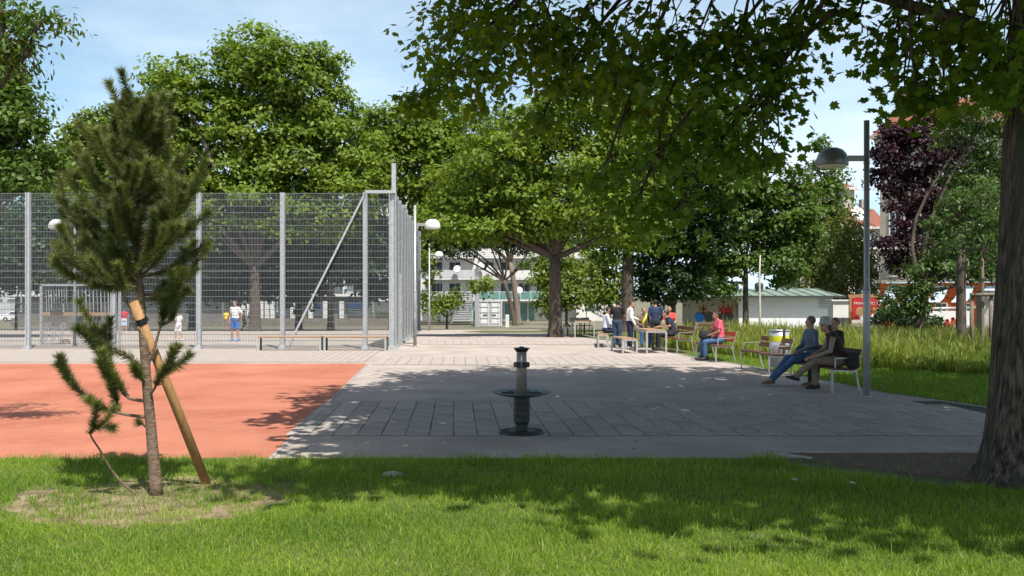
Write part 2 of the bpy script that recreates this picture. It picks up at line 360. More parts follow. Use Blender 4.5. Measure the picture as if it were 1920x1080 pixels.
sm_.add([(PINE.x, PINE.y, .010)]+[(PINE.x+r_*math.cos(a), PINE.y+r_*.95*math.sin(a), .0085) for r_, a in zip(rv, np.linspace(0, 2*math.pi, 40, False))], [(0, 1+i, 1+(i+1) % 40) for i in range(40)])
tag(sm_.build('bare_soil', M['soil']), kind='structure')
def lawn():
    n = 315000
    # more blades where the view is close
    Y = 4.6+(rng.random(n)**1.15)*6.35; X = rng.uniform(-1, 1, n)*(1.2+Y*.62)
    d = np.hypot(X-PINE.x, (Y-PINE.y)); q = wob(X*2.2, Y*2.2)+rng.normal(0, .35, n)
    keep = np.ones(n, bool)
    ring = (d > 1.0+.14*wob(X*3, Y*3)) & (d < 1.22+.18*wob(Y*3, X*3)) & (Y < PINE.y+.7); keep &= ~(ring & (rng.random(n) < .86+.12*np.sign(wob(X*2, Y*2))))
    keep &= ~((d < 1.0) & (q < .1) & (rng.random(n) < .7))
    keep &= ~((d < 2.0) & (d > 1.25) & (q > .6) & (rng.random(n) < .4) & (Y < PINE.y+.4))
    patch = (X > 3.0) & (Y > 9.25+.1*wob(X*3, Y)) & (X+Y > 13.35); keep &= ~(patch & (rng.random(n) < .985))
    keep &= ~((q > 1.05) & (rng.random(n) < .5))
    edge = Y > 10.72+.10*wob(X*4, Y*3)+rng.normal(0, .04, n); keep &= ~edge
    X, Y = X[keep], Y[keep]; n = len(X)
    ww = wob(X*1.3, Y*1.3)
    h = (.036+.018*ww+rng.random(n)**2*.045)*np.where(Y > 10.35, 1.5+.5*wob(X*5, Y), 1); big = rng.random(n) < .012; h = np.where(big, h*2.0, h); h = np.clip(h, .02, .17)
    tint = .45+.28*wob(X*.9+3, Y*1.2)+rng.normal(0, .22, n)
    blades('lawn_grass', X, Y, np.full(n, .004), h, rng.uniform(.0035, .0070, n), .85, L['grass'], None, 'short bright lawn grass in front of the plaza', 'grass', tint)
lawn()
def side_grass():
    n = 55000; Y = 11.2+rng.random(n)**1.3*18; X = np.array([right_edge(y) for y in Y])+.06+rng.random(n)*5.5
    h = .05+rng.random(n)*.05
    blades('mown_grass', X, Y, np.full(n, .005), h, rng.uniform(.010, .018, n), .7, L['grass'], None, 'mown grass strip between plaza edge and tall meadow', 'grass', .35+rng.normal(0, .2, n))
side_grass()
MEAD = [(5.5, 33), (6.5, 28.5), (7.2, 26.3), (8.7, 23.6), (10.4, 21.9), (13.5, 20.6), (19, 22), (19, 44), (5.2, 44)]
def inpoly(X, Y, P):
    ins = np.zeros(len(X), bool); j = len(P)-1
    for i in range(len(P)):
        xi, yi = P[i]; xj, yj = P[j]
        ins ^= ((yi > Y) != (yj > Y)) & (X < (xj-xi)*(Y-yi)/(yj-yi+1e-9)+xi); j = i
    return ins
def meadow():
    k = 9500; X = rng.uniform(5, 19, k); Y = rng.uniform(20.5, 40, k); q = inpoly(X, Y, MEAD); X, Y = X[q], Y[q]; k = len(X); nb = 13
    th = (.62+.20*wob(X*.8, Y*.8)+.16*wob(X*2.7, Y*2.7)+rng.normal(0, .08, k))*np.clip((Y-19.5)/6, .5, 1)*np.where(X > 11, .85, 1); th = np.clip(th, .28, 1.2)
    tt = .48+.25*wob(X*.7, Y*.9)+rng.normal(0, .16, k)+np.where(X > 10.5, -.20, .10)
    X, Y, th, tt = (np.repeat(v, nb) for v in (X, Y, th, tt)); n = len(X); a = rng.uniform(0, 2*np.pi, n); r = np.abs(rng.normal(0, .06, n)); h = th*rng.uniform(.6, 1.15, n)
    sp = h*np.abs(rng.normal(.38, .28, n)); ca, sa = np.cos(a), np.sin(a); X0, Y0 = X+ca*r, Y+sa*r; w_ = rng.uniform(.012, .028, n)/2; pa = a+np.pi/2+rng.normal(0, .5, n); dx, dy = np.cos(pa)*w_, np.sin(pa)*w_
    V = np.empty((n, 5, 3)); V[:, 0] = np.c_[X0-dx, Y0-dy, 0*h]; V[:, 1] = np.c_[X0+dx, Y0+dy, 0*h]
    V[:, 2] = np.c_[X0-dx+ca*sp*.3, Y0-dy+sa*sp*.3, h*.6]; V[:, 3] = np.c_[X0+dx+ca*sp*.3, Y0+dy+sa*sp*.3, h*.6]
    V[:, 4] = np.c_[X0+ca*sp, Y0+sa*sp, h*np.clip(1.05-.45*(sp/h), .4, 1)]
    b = (np.arange(n)*5)[:, None]; T = np.concatenate([b+np.array([0, 1, 3]), b+np.array([0, 3, 2]), b+np.array([2, 3, 4])])
    tag(np_mesh('meadow_grass', V.reshape(-1, 3), T, L['meadow'], None, np.repeat(np.clip(tt+rng.normal(0, .15, n), 0, 1), 5)), 'tall unmown meadow grass behind the park benches', 'meadow', kind='stuff')
    i = rng.choice(n, 5000); i = i[(Y[i] > 24)]; m = len(i); hh = h[i]
    blades('meadow_seed_heads', X0[i]+ca[i]*sp[i]*.5, Y0[i]+sa[i]*sp[i]*.5, hh*.72, hh*.40, rng.uniform(.02, .035, m), .5, L['seed'], None, 'straw yellow seed heads standing above the meadow grass', 'seed heads')
meadow()

# ================================================================ trees
LEAF4 = (np.array([[0, 0, 0], [.30, .5, .05], [0, 1, -.03], [-.30, .5, .05]]), np.array([[0, 1, 2], [0, 2, 3]]))
def maple_leaf():
    P = [(0, 0), (.30, .02), (.24, .16), (.55, .30), (.36, .42), (.42, .66), (.18, .60), (0, 1.0), (-.18, .60), (-.42, .66), (-.36, .42), (-.55, .30), (-.24, .16), (-.30, .02)]
    V = np.array([(0, .35, .03)]+[(x, y, -.12*abs(x)-.05*y*y) for x, y in P]); n = len(P)
    return V, np.array([[0, 1+i, 1+(i+1) % n] for i in range(n)])
LEAFM = maple_leaf()
LEAFL = (np.array([[0, 0, 0], [.17, .35, .04], [.12, .75, .0], [0, 1, -.08], [-.12, .75, .0], [-.17, .35, .04]]), np.array([[0, 1, 5], [1, 2, 4], [1, 4, 5], [2, 3, 4]]))
def leaves(name, P, N, size, tmpl, m, parent, jitter=.6, tint=None, droop=0.):
    n = len(P); N = N+rng.normal(0, jitter, (n, 3)); N /= np.linalg.norm(N, axis=1)[:, None]+1e-9
    D = rng.normal(0, 1, (n, 3)); D[:, 2] -= droop; D -= N*(D*N).sum(1)[:, None]; D /= np.linalg.norm(D, axis=1)[:, None]+1e-9
    S = np.cross(D, N); sz = size*rng.uniform(.7, 1.25, n)
    T, Fc = tmpl; k = len(T)
    V = P[:, None, :]+sz[:, None, None]*(T[None, :, 0:1]*S[:, None, :]+T[None, :, 1:2]*D[:, None, :]+T[None, :, 2:3]*N[:, None, :])
    Fa = (np.arange(n)*k)[:, None, None]+Fc[None]
    rn = np.repeat(np.clip(tint if tint is not None else rng.random(n), 0, 1), k)
    return np_mesh(name, V.reshape(-1, 3), Fa.reshape(-1, 3), m, parent, rn)
def clumps(blobs, per_m2=1.0, npl=46, cr=.55, flat=.5, inner=.25, local=np.zeros(3)):
    Ps = []; Ns = []; Ts = []; Cs = []
    for c, r in blobs:
        c = np.array(c)-local; r = np.array(r)
        area = 4*math.pi*((r[0]*r[1])**1.6/3+(r[0]*r[2])**1.6/3+(r[1]*r[2])**1.6/3)**(1/1.6)
        k = max(6, int(area*per_m2))
        d = rng.normal(0, 1, (k, 3)); d /= np.linalg.norm(d, axis=1)[:, None]
        rad = np.where(rng.random(k) < inner, rng.uniform(.35, .75, k), rng.uniform(.78, 1.08, k))
        cc = c+d*r*rad[:, None]; Cs.append(cc)
        for i in range(k):
            q = np.clip(rng.normal(0, 1, (npl, 3)), -1.8, 1.8)*cr*rng.uniform(.6, 1.25)*np.array([.6, .6, .6*flat]); q[:, 2] -= (q[:, 0]**2+q[:, 1]**2)*.25
            Ps.append(cc[i]+q); Ns.append(np.tile(d[i]*.5+np.array([0, 0, .75]), (npl, 1))+q*.5)
            Ts.append(np.clip(rng.normal(.45, .13)+rng.normal(0, .16, npl), 0, 1))
    return np.concatenate(Ps), np.concatenate(Ns), np.concatenate(Ts), np.concatenate(Cs)
def limb(mb, a, b, r0, r1, sag=.0, n=7, wob_=.06):
    a = Vector(a); b = Vector(b); d = (b-a).length; pts = []; rad = []
    o1 = Vector((random.gauss(0, wob_), random.gauss(0, wob_), random.gauss(0, wob_)+sag))*d
    for i in range(n):
        t = i/(n-1); p = a.lerp(b, t)+o1*math.sin(math.pi*t); pts.append(p); rad.append(r0+(r1-r0)*t)
    mb.tube(pts, rad, 7); return pts
def tree(name, label, foot, trunk_h, r, blobs, leaf='mid', bark='bark', per=1.0, npl=46, cr=.55, size=.2, tmpl=LEAF4, lean=(0, 0), group='park trees', flat=.5, inner=.25, droop=0., twigs=26, root=1.5, fork=None):
    """blobs: (px, py, rx, ry[, dY]) in photo pixels at the tree's own distance"""
    npl = int(npl*1.8); size *= 1.25; t = empty(name, foot); tag(t, label, 'tree', group); f = Vector(foot); Y0 = f.y; B = []
    for b in blobs:
        Yb = Y0+(b[4] if len(b) > 4 else random.uniform(-.4, .4)*b[2]/F*Y0); c = at(b[0], b[1], Yb); rx = b[2]/F*Yb; rz = b[3]/F*Yb
        B.append((np.array(c-f), np.array((rx, rx*.9, rz))))
    mb = MB(); top = Vector((lean[0], lean[1], trunk_h))
    mb.tube([(0, 0, -.1), (lean[0]*.02, 0, .12), (lean[0]*.1, lean[1]*.1, .5), (lean[0]*.4, lean[1]*.4, trunk_h*.45), (lean[0]*.75, lean[1]*.75, trunk_h*.78), top],
            [r*root, r*1.2, r*1.02, r*.92, r*.86, r*.72], 14)
    P, N, T, C = clumps(B, per, npl, cr, flat, inner)
    lb = MB()
    for c, rr in B:
        c = Vector(c); s = top if c.z > trunk_h*.9 else Vector((lean[0]*.8, lean[1]*.8, max(trunk_h*.75, c.z*.8)))
        limb(lb, s-Vector((0, 0, .1)), c, r*.5, r*.12, .04)
    for i in rng.choice(len(C), min(twigs, len(C)), replace=False):
        c = Vector(C[i]); bc = min(B, key=lambda q: (Vector(q[0])-c).length); limb(lb, bc[0]*.9, c, r*.13, .012, .03, 5)
    tr = mb.build('trunk', M[bark], t, True); lb.build('limbs', M[bark], t, True)
    tag(leaves('crown', P, N, size, tmpl, L[leaf], t, .55, T, droop), kind='stuff')
    return t
def gf(px, Y): return Vector(((px-960)/F*Y, Y, gz(Y)))
# --- trees behind the cage on the left, dark leaves standing for crown shade
tree('maple_tree', 'large rounded maple rising high behind the ball cage', gf(478, 62), 4.2, .38,
     [(470, 105, 62, 58), (545, 130, 78, 58), (612, 115, 32, 30), (440, 165, 55, 50), (590, 205, 82, 60), (330, 150, 58, 48), (300, 190, 42, 50), (365, 225, 72, 58), (480, 240, 90, 66), (640, 270, 68, 58),
      (545, 310, 100, 60), (390, 310, 95, 62), (300, 300, 60, 60), (650, 335, 62, 40), (470, 380, 120, 55), (350, 400, 80, 60), (600, 400, 90, 50)], 'lit', per=.78, npl=46, cr=.8, size=.27)
tree('maple_tree', 'yellow-green maple seen past the tip of the young pine', gf(180, 74), 4, .3,
     [(190, 250, 55, 45), (235, 225, 40, 40), (150, 290, 50, 50), (130, 345, 60, 50), (215, 310, 60, 55), (270, 300, 50, 60), (200, 390, 90, 50)], 'yel', per=.6, npl=44, cr=.9, size=.32)
tree('ash_tree', 'loose dark ash tree overhanging the goal end of the cage', gf(-40, 42), 3.6, .3,
     [(-20, 150, 75, 55), (20, 210, 66, 55), (-60, 230, 90, 70), (30, 280, 70, 55), (-30, 310, 95, 60), (60, 330, 55, 40), (10, 80, 40, 45), (-70, 120, 60, 60)], 'mid', per=.85, npl=44, cr=.75, size=.24)
tree('ash_tree', 'feathery ash tree between the tall maple and the lamp posts', gf(735, 68), 5.5, .26,
     [(700, 240, 55, 40), (760, 225, 50, 40), (720, 290, 65, 45), (800, 250, 50, 45), (680, 320, 55, 40), (770, 310, 60, 50), (830, 230, 50, 45), (735, 360, 40, 30), (845, 300, 50, 60), (800, 385, 45, 45)], 'lit', per=.62, npl=44, cr=.9, size=.30)
tree('locust_tree', 'dark locust tree shading the far end of the cage', gf(620, 66), 3.6, .24,
     [(560, 430, 75, 50), (640, 425, 75, 45), (690, 470, 50, 40), (480, 450, 70, 50), (610, 490, 50, 26)], 'deep', per=.5, npl=42, cr=.9, size=.32)
tree('locust_tree', 'dark locust tree behind the cage near the goal ropes', gf(250, 64), 3.6, .24,
     [(330, 440, 80, 55), (400, 460, 60, 55), (230, 440, 70, 55), (270, 500, 60, 35), (80, 430, 60, 60), (150, 450, 60, 60)], 'deep', per=.5, npl=42, cr=.9, size=.32)
for i_, (px_t, Yt, lb_, bl_) in enumerate(((360, 70, 'dark broad tree behind the middle of the cage', [(330, 430, 75, 60), (410, 420, 75, 60), (370, 500, 80, 45), (300, 520, 60, 40), (440, 520, 50, 40)]),
        (560, 72, 'dark broad tree behind the diagonal fence brace', [(520, 420, 75, 60), (590, 430, 75, 60), (640, 480, 60, 45), (550, 520, 75, 42), (490, 490, 50, 46), (690, 430, 45, 60), (700, 520, 40, 30)]),
        (150, 74, 'dark broad tree behind the goal frame and the pine', [(100, 420, 70, 60), (180, 420, 75, 60), (140, 510, 80, 45), (220, 520, 60, 42), (40, 480, 60, 55)]),
        (-30, 70, 'dark broad tree standing beyond the parked cars', [(-60, 420, 80, 60), (0, 440, 66, 55), (-30, 500, 70, 45)]))):
    tree('linden_tree', lb_, gf(px_t, Yt), 2.6, .26, bl_, 'deep', per=.55, npl=44, cr=.95, size=.36)  # deep leaf colour puts crown-underside shading into these trees
tree('field_maple', 'small leafy tree with pale green leaves behind the rope frame', gf(30, 72), 1.8, .1,
     [(90, 470, 40, 45), (30, 500, 45, 45), (120, 520, 25, 30)], 'yel', per=.6, npl=36, cr=.7, size=.26)
# --- centre
tree('maple_tree', 'maple with stout dark trunk and forked limb over the plaza', gp(1041, 632), 3.75, .31,
     [(1000, 235, 70, 55), (1080, 200, 75, 55), (1130, 260, 75, 60), (930, 290, 72, 60), (1040, 310, 95, 60), (1160, 330, 72, 60), (880, 350, 70, 55), (960, 380, 85, 48), (1100, 390, 95, 48),
      (850, 415, 52, 36), (1180, 410, 60, 50), (1030, 425, 60, 26), (1200, 250, 60, 60), (900, 430, 55, 26)], 'lit', per=1.15, npl=44, cr=.62, size=.20)
tree('linden_tree', 'pale grey trunked linden beside the container', gp(973, 607), 7.4, .36,
     [(900, 250, 70, 55), (860, 320, 65, 60), (960, 300, 75, 60), (840, 400, 50, 45), (990, 360, 60, 50), (870, 440, 40, 26)], 'mid', 'barkl', per=.6, npl=42, cr=.85, size=.28, lean=(-1.0, 0))
tree('maple_tree', 'dark leaning trunk maple crossing the grey linden trunk', gp(966, 610), 5.0, .25, [(900, 420, 60, 35), (850, 380, 60, 45), (930, 360, 60, 50), (820, 440, 40, 36), (865, 462, 36, 22), (795, 470, 26, 36), (930, 445, 44, 24), (1000, 450, 40, 24), (1085, 455, 40, 22)], 'deep', per=.6, npl=40, cr=.8, size=.26, lean=(-1.2, 0))
tree('maple_tree', 'thick trunked maple behind the people at the table', gp(1177, 622), 5.2, .40,
     [(1170, 380, 70, 55), (1250, 330, 80, 70), (1180, 280, 70, 60), (1300, 270, 75, 60), (1240, 210, 70, 60), (1340, 340, 60, 55), (1230, 420, 60, 45), (1350, 230, 60, 60), (1140, 450, 40, 40)], 'mid', per=.9, npl=44, cr=.7, size=.24)
tree('yew_tree', 'dense dark low-crowned tree behind the card table', gf(1262, 60), 2.0, .2,
     [(1240, 440, 55, 50), (1290, 470, 50, 50), (1220, 500, 45, 50), (1270, 530, 60, 36), (1320, 440, 45, 50), (1220, 545, 30, 28)], 'deep', per=.95, npl=46, cr=.6, size=.22)
tree('maple_tree', 'round maple with slim trunk in front of the kiosk', gf(1398, 64), 4.4, .2,
     [(1380, 330, 60, 50), (1440, 350, 60, 50), (1340, 400, 62, 50), (1420, 410, 80, 55), (1480, 430, 50, 55), (1370, 470, 75, 45), (1460, 490, 55, 40), (1310, 480, 40, 45), (1330, 530, 40, 26), (1500, 380, 40, 40)], 'mid', per=.75, npl=44, cr=.75, size=.26)
tree('poplar_tree', 'narrow upright poplar beside the red roofed house', gf(1548, 104), 6, .2,
     [(1545, 283, 22, 24), (1548, 325, 32, 34), (1552, 375, 38, 40), (1548, 430, 44, 44), (1560, 480, 44, 40), (1515, 420, 24, 50)], 'mid', per=.45, npl=40, cr=1.0, size=.38)
tree('birch_tree', 'pale drooping birch with white stems behind the kiosk roof', gf(1580, 94), 8, .16,
     [(1530, 450, 42, 40), (1590, 440, 40, 40), (1630, 470, 30, 40), (1510, 505, 36, 34), (1570, 500, 50, 40), (1625, 525, 32, 36), (1550, 545, 44, 16), (1490, 470, 26, 40)], 'birch', 'birch', per=.5, npl=38, cr=1.1, size=.28, flat=1.3, droop=1.5)
tree('field_maple', 'small yellow-green tree standing before the white apartment block', gf(1062, 84), 3, .12,
     [(1010, 510, 36, 30), (1060, 530, 48, 34), (1095, 490, 32, 32), (1040, 480, 36, 30), (1085, 560, 40, 24), (1030, 575, 26, 18)], 'yel', per=.45, npl=40, cr=.9, size=.30)
tree('field_maple', 'small yellow-green tree with thin stem behind lamp posts', gf(838, 80), 2, .09,
     [(825, 570, 24, 22), (850, 560, 20, 16), (805, 560, 22, 30), (800, 500, 18, 40), (900, 535, 22, 12)], 'yel', per=.45, npl=36, cr=.8, size=.28)
tree('field_maple', 'light green small tree beside the white end wall', gf(1142, 72), 2.2, .12, [(1125, 500, 28, 36), (1150, 545, 34, 28), (1160, 490, 30, 40), (1120, 555, 24, 22)], 'yel', per=.6, npl=40, cr=.8, size=.28)
# --- right
tree('plum_tree', 'purple leaved plum tree against the tan building', gf(1728, 58), 3.4, .2,
     [(1690, 265, 44, 40), (1740, 275, 56, 56), (1770, 235, 46, 40), (1760, 400, 50, 50), (1660, 300, 24, 40), (1680, 330, 40, 45), (1740, 360, 56, 50), (1790, 310, 50, 60), (1700, 400, 38, 30), (1700, 455, 46, 30), (1690, 490, 30, 18), (1860, 400, 34, 44), (1865, 470, 30, 30)], 'purple', per=.95, npl=46, cr=.62, size=.22, group='trees by the meadow')
tree('cherry_tree', 'forked cherry tree with drooping green leaves in the meadow', gp(1722, 640), 2.1, .21,
     [(1820, 250, 56, 50), (1860, 200, 50, 45), (1810, 340, 40, 36), (1845, 350, 52, 50), (1790, 420, 56, 30), (1840, 430, 60, 46), (1800, 480, 60, 38), (1745, 500, 56, 24), (1850, 500, 42, 36), (1880, 300, 40, 70), (1720, 545, 40, 26), (1690, 570, 34, 24)], 'cherry', per=1.5, npl=40, cr=.5, size=.17, tmpl=LEAFL, droop=1.3, group='trees by the meadow', lean=(.15, 0))
tree('cherry_tree', 'straight dark cherry trunk beside the staked sapling', gp(1802, 655), 3.4, .17,
     [(1800, 400, 50, 40), (1850, 380, 50, 50), (1790, 460, 46, 26), (1860, 470, 40, 30)], 'cherry', per=1.2, npl=36, cr=.5, size=.16, tmpl=LEAFL, droop=1.2, group='trees by the meadow')
# sapling with two stakes and a cross bar
sp = gp(1842, 668)
tree('staked_sapling', 'pale straight sapling tied between two wooden stakes', sp, 3.0, .06, [(1850, 380, 40, 30), (1880, 420, 36, 36), (1840, 440, 36, 26)], 'cherry', 'barkl', per=1.2, npl=30, cr=.5, size=.15, tmpl=LEAFL, group='trees by the meadow', root=1.2)
ts = empty('sapling_support', sp); tag(ts, 'two wooden tree stakes joined by a cross bar', 'tree stakes')
for px in (1822, 1858):
    p = at(px, 552, sp.y-.12); m = MB(); m.tube([(p.x-sp.x, -.12, -.1), (p.x-sp.x, -.12, 1.9)], .06, 10); m.build('stake', M['barkl'], ts, True)
a, b = at(1814, 552, sp.y), at(1866, 552, sp.y); m = MB(); m.tube([(a.x-sp.x, -.22, 1.83), (b.x-sp.x, -.22, 1.86)], .05, 10); m.build('cross_bar', M['barkl'], ts, True)
# shrub in the meadow
tree('dark_shrub', 'dark leafy shrub growing in front of the orange shopfront', gf(1690, 44), .6, .06, [(1690, 560, 34, 40), (1725, 590, 40, 30), (1660, 590, 30, 26), (1700, 600, 40, 20)], 'deep', per=1.4, npl=40, cr=.45, size=.15, group='trees by the meadow')
# hedges beyond the cage
def hedge(label, pxa, pxb, pyt, pyb, dep=1.2):
    a = gp(pxa, pyb); b = gp(pxb, pyb); top = (pyb-pyt)/F*a.y; n = int(abs(b.x-a.x)*top*60)+400
    t = empty('hedge', ((a.x+b.x)/2, a.y, a.z)); tag(t, label, 'hedge', 'clipped hedges')
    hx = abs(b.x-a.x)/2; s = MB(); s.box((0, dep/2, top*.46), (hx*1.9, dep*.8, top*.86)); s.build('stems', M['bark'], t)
    P = np.c_[rng.uniform(-hx, hx, n), rng.uniform(-.05, dep, n), rng.uniform(.03, top, n)]; f = rng.random(n) < .5
    P[f, 1] = rng.normal(0, .05, f.sum()); g_ = ~f & (rng.random(n) < .6); P[g_, 2] = top+rng.normal(0, .06, g_.sum())
    N = np.tile(np.array([0, -.6, .6]), (n, 1)); tag(leaves('foliage', P, N, .16, LEAF4, L['mid'], t), kind='stuff')
hedge('long clipped hedge with rounded end behind the cage', 540, 664, 583, 601)
hedge('short clipped hedge behind the boys in the cage', 440, 518, 586, 602)
hedge('clipped hedge behind the pair of lamp posts', 806, 846, 584, 600)
hedge('clipped hedge beside the narrow gate panel', 690, 745, 584, 602)

# --- the near maple whose crown shades the plaza
tf = gp(1948, 905)
nm = empty('maple_tree', tf); tag(nm, 'huge near maple with thick trunk, its boughs hanging over the plaza', 'tree', 'park trees')
tm = MB(); TR = .46
prof = [(-.15, 1.55), (0, 1.36), (.15, 1.22), (.4, 1.10), (.8, 1.02), (1.5, .95), (2.4, .88), (3.3, .82), (4.0, .80), (4.6, .72), (6, .5), (8, .3), (10.5, .12)]
rings = []
for z, k in prof:
    ring = []
    for j in range(40):
        a_ = 2*math.pi*j/40; lob = 1+(.10*math.cos(a_*5+.6)+.06*math.cos(a_*3+2))*max(.12, (1.6-z)/1.6 if z < 1.6 else .12)+.015*math.sin(a_*11+z*3)
        rr = TR*k*lob; ring.append(Vector((rr*math.cos(a_)+.035*z, rr*math.sin(a_)+.03*z, z)))
    rings.append(ring)
tm.loft(rings); tm.build('trunk', M['bigbark'], nm, True)
LM = MB()
CB = [  # crown blobs in metres (world): centre, radii
    ((5.0, 12.0, 9.6), (5.8, 5.6, 3.6)), ((1.8, 14.0, 7.6), (3.2, 3.8, 2.3)), ((2.6, 8.8, 7.6), (3.2, 2.6, 1.9)), ((8.8, 10.5, 8.0), (3.6, 4.4, 3.0)), ((5.2, 16.4, 7.9), (4.2, 3.4, 2.4)), ((5.5, 7.6, 8.2), (3.2, 2.6, 2.2)),
    ((3.8, 6.1, 6.2), (3.4, 1.9, 1.2)), ((.9, 8.3, 6.8), (2.5, 2.0, 1.3)), ((.2, 11.8, 7.6), (2.2, 3.0, 1.6)), ((7.8, 4.7, 6.2), (3.4, 2.0, 1.5)), ((2.5, 17.0, 8.6), (3.0, 2.4, 1.8)),
    ((.9, 6.7, 6.4), (2.0, 1.5, 1.1)), ((3.2, 7.6, 7.2), (3.4, 2.2, 1.2)), ((9.6, 5.8, 7.0), (3.0, 2.2, 1.4)), ((6.4, 6.0, 7.2), (3.0, 2.2, 1.2))]
upP, upN, upT, upC = clumps(CB, 1.12, 44, .60, .6, .5, np.array(tf))
k = upP[:, 2] > 2.15+.325*(upP[:, 1]+tf.y); 
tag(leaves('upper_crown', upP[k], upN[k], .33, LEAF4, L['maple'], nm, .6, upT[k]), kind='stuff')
# lower boughs: (px, py, rx, ry, Y) read from the photograph, all within the crown's reach
LO = [(840, 90, 70, 60, 14.5), (900, 40, 110, 50, 14), (830, 165, 40, 22, 14.5), (900, 150, 80, 46, 14), (990, 90, 110, 66, 13), (1080, 60, 110, 60, 12.5), (1060, 150, 80, 46, 13), (1010, 235, 30, 30, 13.5),
      (1180, 110, 110, 80, 12), (1170, 220, 60, 50, 12.5), (1130, 320, 34, 36, 12.5), (1190, 385, 46, 38, 12), (1240, 300, 70, 60, 12), (1290, 180, 100, 90, 11.5), (1260, 400, 46, 40, 12), (1330, 290, 66, 50, 11.5), (1380, 120, 90, 90, 11),
      (1400, 230, 66, 60, 11), (1470, 60, 80, 60, 11), (1455, 150, 50, 60, 11), (1430, 285, 40, 28, 11), (1610, 30, 80, 36, 11), (1700, 100, 70, 42, 10.5), (1720, 60, 90, 56, 10.5), (1770, 150, 60, 36, 10), (1725, 190, 46, 16, 10),
      (1820, 50, 80, 50, 9.5), (1830, 130, 66, 40, 9.5), (1900, 60, 60, 60, 8.8), (1310, 60, 100, 60, 11.5), (1890, 150, 40, 36, 8.8), (780, 195, 16, 10, 14.5)]
Ps, Ns, Ts = [], [], []
crown_c = Vector((-.2, .6, 4.3))
for (px, py, rx, ry, Y) in LO:
    c = at(px, py, Y)-tf; rr = (rx/F*Y, rx/F*Y*1.1, ry/F*Y)
    P, N, T, C = clumps([(np.array(c), np.array(rr))], 3.7, 26, .40, .55, .45)
    Ps.append(P); Ns.append(N); Ts.append(T)
    start = Vector((c.x*.75+random.uniform(-.4, .4), c.y*.8, c.z+random.uniform(1.2, 1.9)))
    pts = limb(LM, start, c, .032, .012, .08, 9, .06)
    for i in rng.choice(len(C), min(9, len(C)), replace=False):
        limb(LM, pts[random.choice((4, 5, 6, 7, 8))], C[i], .014, .004, .03, 5, .08)
P = np.concatenate(Ps); N = np.concatenate(Ns); T = np.concatenate(Ts)
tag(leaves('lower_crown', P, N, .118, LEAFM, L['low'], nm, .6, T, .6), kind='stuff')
for c_, r_ in CB: limb(LM, (.15, .2, 4.9), Vector(c_)-tf, .15, .05, .10, 9)
# two main visible limbs leaving the trunk
for pts, r0 in ((((-.02, .1, 3.6), (-.5, .3, 4.6), (-1.6, 1.0, 5.2), (-3.2, 2.2, 5.6)), .085), (((0, .1, 3.9), (.1, .5, 5), (-.3, 1.6, 6.2)), .13)):
    LM.tube([Vector(p) for p in pts], [r0*(1-.2*i) for i in range(len(pts))], 9)
LM.build('limbs', M['bigbark'], nm, True)
print('near maple leaves', len(P), k.sum())
# a second tree beside the viewer, to the right, closes the shade
tree('maple_tree', 'neighbouring maple standing on the lawn beyond the big trunk', Vector((13.5, 15, 0)), 4.5, .35,
     [(2350, -250, 420, 330), (2750, -200, 330, 300), (2300, 60, 250, 120)], 'maple', per=.55, npl=34, cr=1.0, size=.30)
# locust bough reaching in at the upper left
tree('locust_tree', 'feathery bough of a locust tree reaching into the sky', Vector((-8.6, 12, 0)), 4.2, .2, [(30, 20, 50, 20, 0), (-60, 60, 70, 40, 0), (80, 38, 20, 9, 0), (10, 110, 34, 30, 0), (-120, -60, 160, 80, 0), (25, 75, 24, 12, 0)], 'mid', per=3.0, npl=26, cr=.32, size=.085, tmpl=LEAFL, droop=.8, inner=.5)
# dry leaves and twigs blown over the paving and the earth patch
n_ = 420; lx_ = rng.uniform(-2.6, 7.5, n_); ly_ = 11.0+rng.random(n_)**1.6*12; lx_ = np.where(rng.random(n_) < .3, rng.uniform(3.2, 6, n_), lx_); k_ = lx_ < np.array([right_edge(y)-.1 for y in ly_])
LP_ = np.c_[lx_, ly_, np.full(n_, .016)][k_]
tag(leaves('fallen_leaves', LP_, np.tile(np.array([0, 0, 1.]), (len(LP_), 1)), .055, LEAF4, leafmat('dry_leaf', (.10, .06, .025), (.26, .18, .07), .1), None, .12), 'dry fallen leaves scattered over the shaded paving', 'leaves', kind='stuff')
# ================================================================ buildings behind the trees
def window(parent, c, w_, h_, wall_n=(0, -1), glass='glass', frame='frame', depth=.12, mull=1, sill=True, rot=None):
    """recessed pane with frame; c = centre on the wall face; local axes: x along wall, y outward is -1"""
    X = Vector((-wall_n[1], wall_n[0], 0)); N = Vector((wall_n[0], wall_n[1], 0)); c = Vector(c); Rm = Matrix((X, -N, Vector((0, 0, 1)))).transposed()
    f = MB(); t = .07
    for sx in (-1, 1): f.box(c+X*sx*(w_/2-t/2)+N*.03, (t, .14, h_), Rm)
    for sz in (-1, 1): f.box(c+Vector((0, 0, sz*(h_/2-t/2)))+N*.03, (w_-2*t, .14, t), Rm)
    for i in range(mull): f.box(c+X*(-w_/2+w_*(i+1)/(mull+1))+N*.02, (.05, .12, h_-2*t), Rm)
    wo = f.build('window', M[frame], parent)
    p = MB(); p.box(c+N*.012, (w_-2*t, .03, h_-2*t), Rm); p.build('pane', M[glass], wo)
    if sill: s = MB(); s.box(c+N*.12+Vector((0, 0, -h_/2-.05)), (w_+.2, .3, .08), Rm); s.build('sill', M['tanl' if frame == 'frame' and glass == 'glass' else 'conc'], wo)
    return wo
